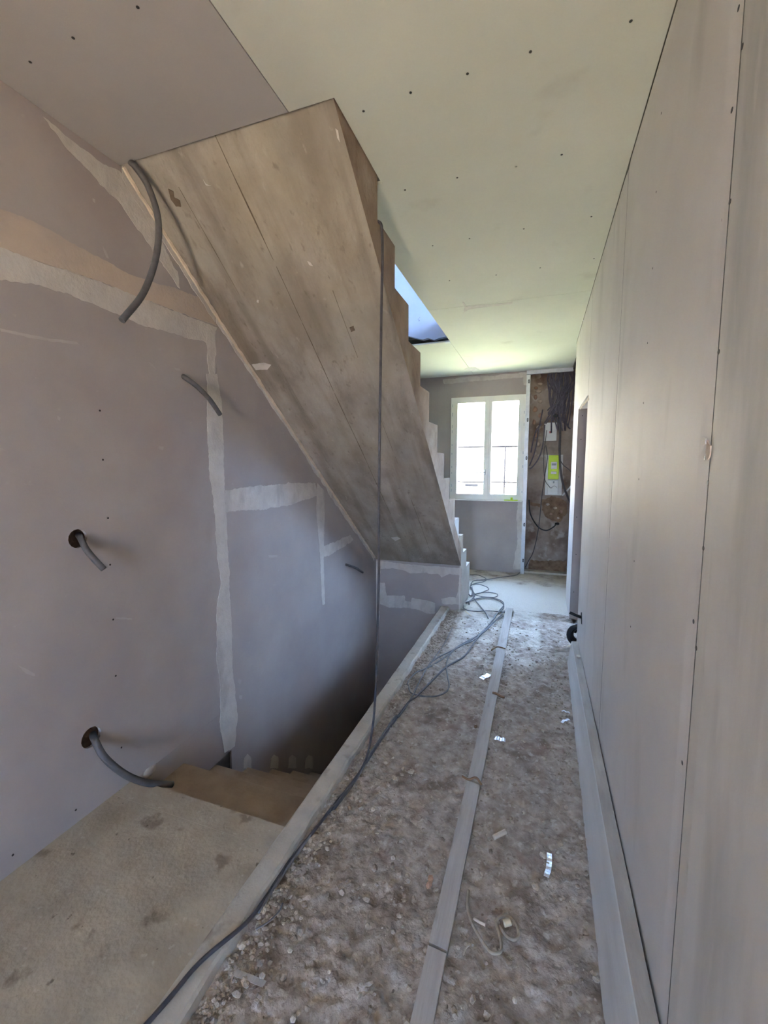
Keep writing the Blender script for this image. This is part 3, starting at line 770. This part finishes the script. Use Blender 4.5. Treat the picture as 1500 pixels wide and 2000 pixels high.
# ------------------------------------------------------------------ window
wn = struct('window_1', 'white two-leaf window with film still on its frame', (-0.66, 5.88, 0.96))
X0, X1, Z0, Z1 = -1.140, -0.185, 0.957, 2.298
YF0, YF1 = 5.845, 5.915
fr = boxes('window_frame', [((X0, YF0, Z0), (X0 + 0.052, YF1, Z1)), ((X1 - 0.052, YF0, Z0), (X1, YF1, Z1)), ((X0 + 0.052, YF0, Z1 - 0.040), (X1 - 0.052, YF1, Z1)), ((X0 + 0.052, YF0, Z0), (X1 - 0.052, YF1, Z0 + 0.034))], 'upvc', wn)
XM = (on_y(953, 870, YB).x)
def sash(x0, x1, label):
    s0, s1 = 0.045, 0.045; y0, y1 = 5.835, 5.90; z0, z1 = Z0 + 0.030, Z1 - 0.036
    o = boxes('sash', [((x0, y0, z0), (x0 + s0, y1, z1)), ((x1 - s1, y0, z0), (x1, y1, z1)), ((x0 + s0, y0, z1 - 0.040), (x1 - s1, y1, z1)), ((x0 + s0, y0, z0), (x1 - s1, y1, z0 + 0.046))], 'upvc', wn)
    box('pane', (x0 + s0 - 0.005, 5.864, z0 + 0.040), (x1 - s1 + 0.005, 5.870, z1 - 0.034), 'glass', o)
    return o
s1_ = sash(X0 + 0.047, XM - 0.002, '')
s2_ = sash(XM + 0.002, X1 - 0.047, '')
boxes('cover_strip', [((XM - 0.014, 5.825, Z0 + 0.034), (XM + 0.014, 5.836, Z1 - 0.040))], 'upvc', wn)
hz = on_y(948, 922, 5.83)
hd = box('handle', (XM - 0.036, 5.823, hz.z - 0.035), (XM - 0.016, 5.835, hz.z + 0.035), 'chrome', s1_, bev=0.003)
tube('lever', [(XM - 0.026, 5.823, hz.z), (XM - 0.026, 5.79, hz.z), (XM - 0.045, 5.785, hz.z - 0.001), (XM - 0.10, 5.787, hz.z - 0.005), (XM - 0.135, 5.79, hz.z - 0.010)], 0.008, 'chrome', hd)
# printed film left on the frame: short rows of marks
for i in range(14):
    z = Z0 + 0.10 + i * 0.085 + random.uniform(-0.02, 0.02)
    if i % 3 == 2: continue
    for xx in ((X0 + 0.022,) if i % 2 else (X0 + 0.022, X1 - 0.022)):
        boxes('film_mark', [((xx - 0.006, YF0 - 0.0006, z + j * 0.012), (xx + random.uniform(0.002, 0.006), YF0 + 0.0004, z + j * 0.012 + 0.006)) for j in range(random.randint(2, 4))], 'film_mark', fr)
box('film_edge', (X0 - 0.004, YF0 - 0.001, Z0), (X0, YF0 + 0.01, Z1), 'seal_and_gap_shade', fr)
# tool left on the sill
tl = thing('plastic_spacer', 'small lime plastic spacer lying on the window sill', 'spacer', on_y(998, 973, 5.80))
c = on_y(998, 974, 5.825)
bm = bmesh.new(); zt = Z0 + 0.030
sl = box('window_sill', (X0 + 0.05, 5.79, Z0 - 0.012), (X1 - 0.02, 5.845, Z0 - 0.002), 'upvc', wn)
bm.free()
tl.location = (c.x, 5.815, Z0 - 0.002)
boxes('bar', [((c.x - 0.085, 5.800, Z0 - 0.002), (c.x + 0.085, 5.828, Z0 + 0.010))], 'lime', tl)
boxes('grip', [((c.x - 0.005, 5.803, Z0 + 0.010), (c.x + 0.022, 5.825, Z0 + 0.040))], 'lime', tl)

# ------------------------------------------------------------------ outside the window
yd = boxes('ground', [((-16, 6.18, -0.5), (16, 40, -0.3))], 'grass'); tag(yd, 'sunlit grassy yard outside the window', kind='structure')
ys_ = boxes('ground_side', [((1.8, -3.0, -0.5), (16, 6.18, -0.3))], 'yard'); tag(ys_, 'pale yard outside the side room', kind='structure')
yr = boxes('ground_rear', [((-16, -26, -0.4), (16, -3.0, -0.2))], 'yard'); tag(yr, 'pale sunlit yard behind the added rear opening', kind='structure')
hb = thing('neighbour_house', 'sun-bleached pale house standing across the yard', 'building', (-1.5, 16, -0.3))
box('wall', (-9, 16, -0.3), (8, 20, 4.2), 'render', hb)
rfm = bmesh.new(); add_slab(rfm, [(-9.3, 15.7, 4.2), (-9.3, 20.4, 4.2), (-9.3, 18, 4.9)], (17.6, 0, 0)); bm_obj('roof', rfm, 'ledge', hb)
a = on_y(987, 804, 15.9); b = on_y(1007, 791, 15.9)
box('balcony_slab', (a.x, 15.7, a.z), (b.x + 0.6, 16.0, b.z), 'ledge', hb)
a = on_y(908, 950, 15.95); b = on_y(933, 945, 15.95)
box('vent_grille', (a.x, 15.93, a.z), (b.x, 16.0, b.z), 'rail', hb)
rg = thing('balcony_railing', 'thin grey metal railing seen through the window panes', 'railing', (-0.9, 7.3, -0.3))
zt = on_y(950, 872.5, 7.3).z; zb = on_y(950, 941.5, 7.3).z
tube('top_rail', [(-2.6, 7.3, zt), (1.6, 7.3, zt)], 0.014, 'rail', rg, sm=False)
tube('bottom_rail', [(-2.6, 7.3, zb), (1.6, 7.3, zb)], 0.012, 'rail', rg, sm=False)
xp = on_y(986, 905, 7.3).x
for xx in (xp, xp - 1.3, xp + 1.2):
    tube('post', [(xx, 7.3, -0.32), (xx, 7.3, zt)], 0.014, 'rail', rg, sm=False)

# ------------------------------------------------------------------ wiring niche: meter board, boxes, conduits
def nb(name, x0, y0, x1, y1, ya, yb, mat, parent, bev=0.0):
    a = on_y(x0, y1, ya); b = on_y(x1, y0, ya)
    return box(name, (a.x, ya, a.z), (b.x, yb, b.z), mat, parent, bev=bev)
mb = thing('electricity_meter', 'lime green electricity meter on a white board in the niche', 'meter', on_y(1080, 967, 6.03))
nb('board', 1064, 888, 1100, 967, 6.025, 6.058, 'white_plastic', mb, 0.003)
mc = nb('meter_case', 1070, 889, 1093, 936, 5.975, 6.025, 'lime', mb, 0.006)
nb('display', 1076, 902, 1088, 916, 5.972, 5.976, 'white_plastic', mc)
nb('screen', 1077.5, 905, 1086.5, 909, 5.970, 5.973, 'grey_plastic', mc)
nb('label_plate', 1076, 921, 1087, 926, 5.972, 5.976, 'white_plastic', mc)
bk = nb('breaker_case', 1069, 938, 1091, 966, 5.985, 6.025, 'white_plastic', mb, 0.006)
nb('breaker_switch', 1080, 940, 1083, 944, 5.978, 5.986, 'grey_plastic', bk)
tube('breaker_rim', [on_y(x, y, 5.984) for x, y in ((1071, 948), (1076, 953), (1082, 949), (1088, 952))], 0.003, 'grey_plastic', bk)
jbx = thing('junction_box', 'white junction box with red switch under the conduit bundle', 'box', on_y(1074, 860, 6.04))
nb('case', 1062, 825, 1088, 861, 6.02, 6.058, 'white_plastic', jbx, 0.003)
nb('cover', 1072, 826, 1085, 842, 6.008, 6.02, 'white_plastic', jbx, 0.002)
nb('switch', 1073, 842, 1076, 846, 6.008, 6.02, 'red_plastic', jbx)
for i in range(5):
    nb('terminal', 1063 + i * 5, 850, 1067 + i * 5, 860, 6.012, 6.02, 'white_plastic', jbx)
rnd = random.Random(21)
for i in range(34):
    xt = rnd.uniform(1070, 1121); xb = rnd.uniform(1062, 1100) if i % 3 else rnd.uniform(1086, 1112)
    yb_ = rnd.uniform(800, 846)
    Y = 5.93 + rnd.random() * 0.10
    p = [on_y(xt, 715, Y), on_y(xt + rnd.uniform(-6, 6), 745, Y), on_y((xt + xb) / 2 + rnd.uniform(-8, 8), 780, Y), on_y(xb, yb_, Y)]
    p[0].z = min(p[0].z, H - 0.002)
    o = tube('electrical_conduit', p, 0.0075 + 0.004 * rnd.random(), 'bundle', None, origin=p[-1], sides=6, per=5)
    tag(o, 'grey conduit of the dense bundle hanging in the niche', 'conduit', 'conduit bundle in the niche')
def ncab(label, pts, r, mat, Y=5.99):
    P = [on_y(*q, Y) for q in pts]
    o = tube('electrical_cable', P, r, mat, None, origin=P[-1]); return tag(o, label, 'cable')
ncab('thick dark supply cable curving down beside the green meter', [(1092, 815), (1094, 850), (1093, 880), (1095, 920), (1101, 950), (1112, 978), (1118, 990)], 0.013, 'cable_dark', 5.95)
ncab('black cable looping below the niche hole to the stud', [(1033, 976), (1036, 1004), (1050, 1028), (1066, 1036), (1080, 1030), (1086, 1024)], 0.008, 'black')
ncab('thin dark wire dropping past the meter to the floor', [(1066, 870), (1069, 895), (1064, 930), (1058, 972), (1052, 1030), (1042, 1076), (1032, 1096), (1026, 1108)], 0.005, 'cable_dark', 5.96)
ncab('thin wire looped from the junction box onto the breaker', [(1068, 840), (1062, 890), (1064, 935), (1074, 952)], 0.004, 'cable_dark', 5.965)
ncab('grey conduit bowing outward over the bare bricks', [(1060, 800), (1052, 840), (1045, 880), (1036, 905), (1034, 910)], 0.008, 'bundle')
ncab('second grey conduit bowing down across the bare bricks', [(1064, 830), (1060, 870), (1052, 895), (1040, 912), (1034, 916)], 0.008, 'bundle')
ncab('short brown conduit arching at the stone column', [(1058, 828), (1048, 840), (1041, 862), (1037, 884)], 0.008, 'bundle')
ncab('pale hose sticking out from behind the partition end', [(1098, 968), (1106, 960), (1118, 947)], 0.011, 'white_plastic')
ncab('grey conduit end curling at the far side of the niche', [(1104, 790), (1104, 815), (1109, 832), (1114, 838)], 0.009, 'bundle')
ncab('thin wire slanting from the meter towards the partition end', [(1092, 895), (1100, 908), (1110, 916), (1118, 924)], 0.005, 'cable_dark')
for i, (q) in enumerate(((1085, 812), (1096, 818), (1108, 1020))):
    pass
o = blob('cable_tie_knot', on_y(1086, 812, 5.92), (0.03, 0.02, 0.02), 'black', None, 5); tag(o, 'black knot of tape gathering the conduit bundle', 'tape')
o = blob('cable_knot', on_y(1088, 1023, 6.02), (0.03, 0.02, 0.018), 'black', None, 6); tag(o, 'dark joint of black cable at the broken plaster', 'connector')

# ------------------------------------------------------------------ conduits out of the stair wall
def conduit(label, pts, r=0.0125):
    o = tube('conduit', pts, r, 'conduit', None, origin=pts[0], sides=12, per=8, hollow=0.78)
    return tag(o, label, 'conduit')
def wl(px, py, d):
    # a point d metres clear of the stair wall on that line of sight
    v = ray(px, py); p = on_wl(px, py); return p - v.normalized() * (d / abs(v.normalized().x))
conduit('long dark conduit arching down from the ceiling corner', [on_z(256, 318, H + 0.004), on_x(264, 326, -1.525), on_x(290, 366, -1.49), on_x(309, 430, -1.47), on_x(305, 500, -1.465), on_x(280, 572, -1.47), on_x(238, 626, -1.48)], 0.0125)
conduit('short conduit stub above the vertical taped joint', [wl(357, 735, -0.01), wl(362, 738, 0.015), wl(385, 755, 0.04), wl(410, 781, 0.055), wl(430, 810, 0.06)], 0.0118)
conduit('conduit stub drooping from the middle round wall hole', [wl(152, 1044, -0.05), wl(158, 1052, 0.0), wl(168, 1072, 0.03), wl(184, 1092, 0.055), wl(203, 1112, 0.075)], 0.0115)
conduit('long conduit curving from the low wall hole onto the landing', [wl(180, 1432, -0.05), wl(186, 1447, 0.01), wl(205, 1480, 0.05), wl(245, 1513, 0.09), wl(288, 1529, 0.11), wl(336, 1532, 0.13)], 0.0135)
conduit('small conduit stub low beside the stairwell corner', [wl(673, 1102, -0.01), wl(680, 1104, 0.015), wl(694, 1109, 0.04), wl(709, 1118, 0.06)], 0.0105)
for hc in (h3, h4):
    o = boxes('hole_back', [((-1.695, hc.y - 0.09, hc.z - 0.09), (-1.66, hc.y + 0.09, hc.z + 0.09))], 'earth', wl_shell)

# ------------------------------------------------------------------ cables on the floor and over the stair
def fl_pt(px, py, lift=0.006, surf=None):
    p = on_z(px, py, 0.01)
    if surf is not None:
        return on_z(px, py, surf + lift)
    if p.x < -0.785 and p.y < YC: return on_z(px, py, 0.037 + lift)
    return on_z(px, py, max(0.004, fh(p.x, p.y)) + lift)
def z3(x, y): return (680 + x / 3, 980 + y / 3)
def z5(x, y): return (880 + x / 5, 1080 + y / 5)
def fcable(label, pts, r=0.0048, mat='cable', pre=(), post=()):
    P = list(pre) + [fl_pt(*q) for q in pts] + list(post)
    o = tube('floor_cable', P, r, mat, None, origin=P[0], sides=8, per=6); return tag(o, label, 'cable')
dn = [fl_pt(250, 2040), fl_pt(285, 2000)]
fcable('grey cable running the whole kerb into the foreground', [(300, 1985), (390, 1880), (480, 1803), (520, 1752), (560, 1690), (625, 1608), (700, 1512), (740, 1452), (795, 1375), z3(400, 1140), z3(500, 1040), z3(580, 965), z3(680, 905), z3(745, 815), z3(790, 765), z3(850, 710), z3(890, 670), z3(915, 640)], 0.0062, 'cable_dark',
       pre=[Vector((-1.15, -1.10, 0.0372)), Vector((-1.08, -0.55, 0.0372)), Vector((-0.99, -0.05, 0.0372)), Vector((-0.93, 0.30, 0.0372))])
fcable('second grey cable following the kerb gravel edge', [(505, 1782), (548, 1715), (600, 1640), (660, 1562), (706, 1506), (730, 1462), (770, 1402), z3(300, 1255), z3(370, 1150), z3(430, 1030), z3(500, 930), z3(650, 850), z3(770, 775), z3(845, 695), z3(880, 645), z3(912, 600), z3(880, 572), z3(800, 560), z3(740, 570), z3(690, 590)])
fcable('grey cable looping out wide across the corridor middle', [z3(345, 1070), z3(360, 1040), z3(400, 1000), z3(480, 965), z3(560, 915), z3(640, 850), z3(700, 815), z3(800, 760), z3(860, 700), z3(912, 670), z3(950, 680)])
fcable('grey cable forming a round slack loop near the plaster chip', [z3(352, 1075), z3(370, 1120), z3(450, 1140), z3(540, 1132), z3(590, 1090), z3(582, 1020), z3(575, 955), z3(600, 890), z3(650, 848), z3(740, 808), z3(800, 748)])
fcable('faint dusty cable end lying across the kerb gravel', [z3(470, 960), z3(530, 880), z3(570, 820), z3(600, 760), z3(612, 735)], 0.004)
fcable('grey cable running from the stair foot to the stud', [z5(200, 300), z5(230, 270), z5(330, 262), z5(440, 245), z5(560, 228), z5(640, 215), z5(700, 175), z5(728, 140)], 0.0055)
# tangle at the foot of the stairs
fcable('upper loop of the cable tangle at the stair foot', [z5(190, 215), z5(260, 215), z5(320, 235), z5(350, 260), z5(310, 285), z5(230, 300), z5(195, 320)])
fcable('middle loop of the cable tangle at the stair foot', [z5(195, 310), z5(270, 305), z5(350, 330), z5(372, 355), z5(330, 375), z5(260, 400), z5(210, 390)])
fcable('lower loop of the cable tangle at the stair foot', [z5(190, 420), z5(260, 395), z5(350, 385), z5(440, 395), z5(460, 415), z5(420, 432), z5(300, 425), z5(220, 400)])
fcable('wide outer loop of the cable tangle towards the batten', [z5(150, 490), z5(220, 460), z5(330, 435), z5(430, 450), z5(500, 485), z5(520, 525), z5(480, 575), z5(440, 600), z5(410, 660)])
fcable('cable arc of the tangle reaching the batten end', [z5(130, 510), z5(125, 535), z5(170, 560), z5(260, 570), z5(360, 565), z5(470, 572), z5(535, 580)])
fcable('short free cable tail pointing out of the tangle', [z5(210, 330), z5(230, 440), z5(290, 520), z5(340, 580), z5(368, 640)])
fcable('dark cable knot of the tangle against the stair side', [z5(160, 380), z5(200, 420), z5(215, 360), z5(190, 330), z5(235, 410), z5(190, 470), z5(180, 500)], 0.006, 'cable_dark')
# cable hanging from the steps down to the kerb
hp = [Vector((XS - 0.22, 1.93, 2.229)), Vector((XS - 0.08, 1.90, 2.430 - RISE + 0.03))]
hp = [Vector((XS - 0.25, 1.90, 2.2405)), Vector((XS - 0.06, 1.885, 2.2405)), Vector((XS + 0.012, 1.875, 2.232))]
hp = [Vector((XS - 0.25, 1.86, 2.4270)), Vector((XS - 0.06, 1.845, 2.4270)), on_x(741, 434, XS + 0.006), on_x(746, 455, XS + 0.012), on_x(747, 500, XS + 0.014)]
for (x, y) in ((745, 600), (743, 740), (741, 880), (740, 1000), (740, 1100), (738, 1200), (736, 1280)):
    hp.append(on_x(x, y, XS + 0.010 - 0.05 * max(0, (y - 600) / 700)))
hp += [on_x(733, 1360, XS - 0.06), on_x(729, 1410, XS - 0.07), fl_pt(722, 1455), fl_pt(712, 1490), fl_pt(690, 1530), fl_pt(650, 1583)]
o = tube('hanging_cable', hp, 0.0060, 'cable_dark', None, origin=hp[0], per=6); tag(o, 'long dark cable hanging down from the upper stair steps', 'cable')

# ------------------------------------------------------------------ battens, plank, coil
def batten(label, pts, zt):
    (a, b, c, d) = [Vector((x, y, zt)) if abs(x) < 5 else on_z(x, y, zt) for x, y in pts]
    bm = bmesh.new(); add_slab(bm, [a, b, c, d], (0, 0, -0.018))
    es = [e for e in bm.edges]
    o = bm_obj('batten', bm, 'batten', None, origin=(a + c) / 2 - Vector((0, 0, 0.018)))
    return tag(o, label, 'batten', 'battens laid end to end along the corridor')
ZT = 0.024
def bl(y): return 800 + (1998 - y) * (985 - 800) / (1998 - 1187)
batten('nearest dusty lath on the corridor floor, cut off by the frame', [(-0.252, -0.55), (-0.196, -0.55), (872, 1862), (836, 1846)], ZT)
batten('middle dusty lath between two butt joints on the corridor floor', [(838, 1838), (874, 1857), (938, 1533), (912, 1524)], ZT)
batten('long far lath pointing towards the window on the corridor floor', [(914, 1519), (940, 1526), (1002, 1188), (988, 1187)], ZT)
# leaning plank
pk = thing('leaning_plank', 'long grey timber plank on edge leaning against the partition', 'plank', (0.24, 1.6, 0.0))
def plank():
    bm = bmesh.new(); n = 60; rows = []
    y0, y1 = -0.40, 3.22
    for i in range(n + 1):
        y = y0 + (y1 - y0) * i / n; t = (y - 0.35) / 2.87
        w = 0.002 * noise.noise(Vector((y * 4, 0, 0)))
        xb = 0.188 + 0.042 * t + w; xt = 0.243 + 0.010 * t + w; zt_ = 0.176 - 0.010 * t + 0.002 * noise.noise(Vector((y * 2, 5, 0)))
        ex = 0.040 - 0.004 * t
        rows.append([bm.verts.new(p) for p in ((xb, y, 0.004), (xt - 0.003, y, zt_ - 0.004), (xt, y, zt_), (xt + ex, y, zt_ + 0.004), (xt + ex + 0.002, y, zt_), (xb + ex, y, 0.002))])
    for i in range(n):
        for k in range(6):
            bm.faces.new((rows[i][k], rows[i][(k + 1) % 6], rows[i + 1][(k + 1) % 6], rows[i + 1][k]))
    bm.faces.new(rows[0]); bm.faces.new(rows[-1][::-1])
    return bm
po = bm_obj('board', plank(), 'beam', pk)
po.data.materials.append(M['beam_edge'])
for p in po.data.polygons:
    if p.normal.z > 0.8: p.material_index = 1
box('foam_scrap', (0.262, 2.93, 0.168), (0.285, 2.96, 0.178), 'chip', None, origin=(0.27, 2.95, 0.168))
tag(bpy.data.objects['foam_scrap'], 'tiny white plaster scrap on the far end of the plank', 'scrap')
# coil of black conduit in the doorway
cl = bm = bmesh.new()
cc = Vector((0.325, 3.46, 0.115))
pts = []
for i in range(60):
    a = 2 * math.pi * i / 24
    rr = 0.088 - 0.0009 * i
    pts.append(cc + Vector((math.cos(a) * rr, 0.006 + 0.0011 * i + 0.25 * rr * math.sin(a) * 0.3, math.sin(a) * rr)))
add_tube(bm, pts, 0.016, sides=10, sm=False)
o = bm_obj('conduit_coil', bm, 'black', None, origin=(0.325, 3.46, 0.01), smooth=True); tag(o, 'coil of black conduit standing in the doorway', 'coil')
a = on_x(1136, 1206, XR)
o = tube('conduit', [a + Vector((0.03, 0, -0.015)), a, a + Vector((-0.03, -0.01, 0.012)), a + Vector((-0.075, -0.015, 0.03))], 0.010, 'black', None, origin=a, sides=10); tag(o, 'black conduit stub poking out of the partition by the doorway', 'conduit')
patch('slit', [on_x(x, y, XR) for x, y in ((1134.5, 1196), (1136.5, 1196), (1137, 1220), (1135, 1218))], (-1, 0, 0), 'dark_hole', wr_shell, amt=0.0, thick=0.0008)

# ------------------------------------------------------------------ litter on the floor
def strip(label, pts, w, mat, cat, name, th=0.0012, lift=0.006, fold=0.004):
    P = [fl_pt(x, y, lift) for x, y in pts]
    bm = bmesh.new(); rows = []
    S = spline(P, 4)
    for i, p in enumerate(S):
        t = (S[min(i + 1, len(S) - 1)] - S[max(i - 1, 0)]); t.z = 0; t.normalize()
        s = Vector((-t.y, t.x, 0)) * w / 2
        dz = Vector((0, 0, fold * (1 if (i // 2) % 2 else 0)))
        rows.append([bm.verts.new(q) for q in (p + s + dz, p - s + dz, p - s + dz - Vector((0, 0, th)), p + s + dz - Vector((0, 0, th)))])
    for i in range(len(rows) - 1):
        for k in range(4):
            bm.faces.new((rows[i][k], rows[i][(k + 1) % 4], rows[i + 1][(k + 1) % 4], rows[i + 1][k]))
    bm.faces.new(rows[0]); bm.faces.new(rows[-1][::-1])
    o = bm_obj(name, bm, mat, None, origin=P[0]); return tag(o, label, cat)
strip('bright folded metal strip by the far batten, nearer the stairwell', [(940, 1325), (949, 1321), (957, 1317)], 0.035, 'foil', 'strip', 'metal_strip')
strip('bright flat metal strip just beside the far batten', [(967, 1441), (977, 1444), (987, 1446)], 0.028, 'foil', 'strip', 'metal_strip')
strip('narrow bent metal strip lying alone on the open rubble', [(1073, 1666), (1073, 1682), (1071, 1698), (1067, 1712)], 0.017, 'foil', 'strip', 'metal_strip')
strip('thin white strip under the edge of the plank, farther one', [(1097, 1388), (1105, 1390), (1113, 1393)], 0.010, 'foil', 'strip', 'metal_strip')
strip('crumpled white strip under the edge of the plank, nearer one', [(1097, 1411), (1104, 1407), (1113, 1406)], 0.014, 'foil', 'strip', 'metal_strip')
strip('pale strip at the far end of the plank', [(1097, 1262), (1107, 1262), (1117, 1260)], 0.016, 'chip', 'strip', 'paper_strip')
strip('flat dusty metal strip lying beside the near kerb', [(459, 1899), (478, 1906), (498, 1914), (517, 1922)], 0.016, 'batten', 'strip', 'metal_strip', fold=0.0)
strip('pale splinter beside the stair foot', [(908, 1193), (914, 1198), (920, 1202)], 0.014, 'wood', 'splinter', 'wood_splinter', fold=0)
strip('white paper scrap beside the far batten end', [(979, 1199), (984, 1200), (987, 1202)], 0.04, 'chip', 'scrap', 'paper_scrap')
def fcord(name, label, cat, pts, r, mat, z=None):
    P = [fl_pt(*q, 0.009) if z is None else on_z(*q, z) for q in pts]
    o = tube(name, P, r, mat, None, origin=P[0], per=6); return tag(o, label, cat)
def z6(x, y): return (750 + x / 3.488, 1550 + y / 3.488)
fcord('cord', 'dusty looped cord curled on the rubble between batten and plank', 'cord', [z6(575, 660), z6(568, 760), z6(590, 860), z6(640, 960), z6(700, 1050), z6(740, 1085), z6(790, 1080), z6(800, 1030), z6(780, 940), z6(765, 880), z6(790, 840), z6(850, 835), z6(900, 890), z6(915, 960), z6(885, 995), z6(830, 965), z6(790, 900)], 0.0044, 'twine')
fcord('wood_dowel', 'short pale dowel lying on the rubble right of the batten', 'dowel', [z6(745, 300), z6(785, 280), z6(830, 258)], 0.0085, 'chip')
fcord('twig', 'brown twig across the far batten', 'twig', [z5(400, 950), z5(440, 920), z5(480, 918), z5(535, 935)], 0.005, 'twig', 0.030)
fcord('twig', 'dark twig sticking out from under the far batten', 'twig', [z5(410, 1365), z5(450, 1375), z5(490, 1400), z5(525, 1412)], 0.007, 'twig', 0.030)
fcord('twig', 'splintered twig at the joint between the middle and far laths', 'twig', [(903, 1516), (915, 1522), (930, 1519), (940, 1532)], 0.0045, 'twig', 0.029)
fcord('wire', 'thin bent wire lying near the kerb gravel', 'wire', [(500, 1815), (525, 1800), (545, 1780), (552, 1764)], 0.0025, 'cable')
fcord('straw', 'pale straw lying left of the middle lath', 'straw', [z6(540, 1100), z6(555, 1060), z6(575, 1035)], 0.0022, 'chip')
fcord('twig', 'pale splinter on the rubble near the looped cord', 'twig', [z6(610, 850), z6(650, 875), z6(690, 895)], 0.004, 'chip')
o = tube('wood_dowel', [fl_pt(*z6(815, 885), 0.012), fl_pt(*z6(860, 872), 0.012)], 0.010, 'wood', None, origin=fl_pt(*z6(815, 885), 0)); tag(o, 'pale wooden plug inside the cord loop', 'plug')

def chip(label, px, py, s, mat, name='rubble_chip', cat='chip', group=None):
    s *= 0.72
    p = fl_pt(px, py, 0)
    o = blob(name, p + Vector((0, 0, s * 0.25)), (s * random.uniform(0.7, 1.1), s * random.uniform(0.8, 1.4), s * 0.55), mat, None, random.random() * 90, 1)
    me = o.data; me.polygons.foreach_set('use_smooth', [False] * len(me.polygons))
    for v in me.vertices: v.co -= p
    o.location = p
    return tag(o, label, cat, group)
chip('white plaster chip beside the round cable loop', 881, 1349, 0.026, 'chip')
chip('orange brick crumb left of the middle lath, upper one', 841, 1718, 0.016, 'brickchip')
chip('orange brick crumb left of the middle lath, lower one', 838, 1730, 0.018, 'brickchip')
chip('cream pebble touching the narrow bent metal strip', 1063, 1673, 0.012, 'chip')
chip('elongated pale stone chip close to the near kerb', 474, 1849, 0.017, 'chip')
chip('round stone lying below the dusty metal strip', 463, 1941, 0.020, 'gravel')
chip('round stone at the end of the dusty metal strip', 513, 1905, 0.017, 'gravel')
chip('pale pointed chip on the rubble near the wire', 567, 1857, 0.013, 'chip')
chip('pale chip at the bottom edge left of the near lath', 573, 1990, 0.014, 'chip')
chip('small white chip on the open rubble past the dowel', 1022, 1588, 0.012, 'chip')
chip('pale stone at the kerb end of the bent wire', 505, 1815, 0.016, 'gravel')
chip('pale tile flake lying left of the far lath', 729, 1581, 0.014, 'chip')
chip('white pebble alone left of the near lath', 711, 1728, 0.010, 'chip')
chip('dark clod against the far lath', 929, 1420, 0.018, 'earth')
chip('white chip on the rubble below the looped cord', 1005, 1955, 0.014, 'chip')

# gravel and crumbs: far too many to count
def gravel():
    rnd = random.Random(5)
    ico = bmesh.new(); bmesh.ops.create_icosphere(ico, subdivisions=1, radius=1)
    bv = [v.co.copy() for v in ico.verts]; bf = [[v.index for v in f.verts] for f in ico.faces]; ico.free()
    # plain icosahedron keeps each crumb at 20 triangles
    ico = bmesh.new(); bmesh.ops.create_icosphere(ico, subdivisions=1, radius=1); ico.free()
    V = []; F = []
    def put(x, y, s):
        b = len(V); zz = fh(x, y)
        ox = rnd.random() * 50
        ax, ay, az = s * rnd.uniform(.6, 1.2), s * rnd.uniform(.6, 1.3), s * rnd.uniform(.4, .8)
        rot = rnd.random() * 6.28; c_, s_ = math.cos(rot), math.sin(rot)
        for v in bv:
            k = 1 + 0.3 * noise.noise(v * 1.5 + Vector((ox, 0, 0)))
            X, Y_ = v.x * ax * k, v.y * ay * k
            V.append((x + X * c_ - Y_ * s_, y + X * s_ + Y_ * c_, zz + az * 0.25 + v.z * az * k))
        for f in bf: F.append([b + i for i in f])
    for i in range(2200):      # drift along the kerb
        put(-0.772 + abs(rnd.gauss(0, 0.045)), rnd.uniform(0.35, 4.05), rnd.uniform(0.003, 0.0095))
    for i in range(260):       # against the laths
        y = rnd.uniform(0.5, 3.6); xb = -0.19 - 0.012 * (y - 2); put(xb + abs(rnd.gauss(0, 0.03)), y, rnd.uniform(0.003, 0.008))
    for i in range(260):
        y = rnd.uniform(0.5, 3.3); put(0.19 - abs(rnd.gauss(0, 0.04)), y, rnd.uniform(0.003, 0.008))
    for i in range(3600):
        y = 0.35 + 3.6 * rnd.random() ** 1.3; x = rnd.uniform(-0.76, 0.22)
        if rnd.random() < dust_amount(x, y) * 0.9: continue
        put(x, y, 0.0022 + 0.011 * rnd.random() ** 3.5)
    me = bpy.data.meshes.new('loose_gravel'); me.from_pydata(V, [], F)
    return me
lg = link('loose_gravel', gravel(), 'gravel'); tag(lg, 'loose gravel and mortar crumbs scattered over the corridor floor', 'gravel', kind='stuff')
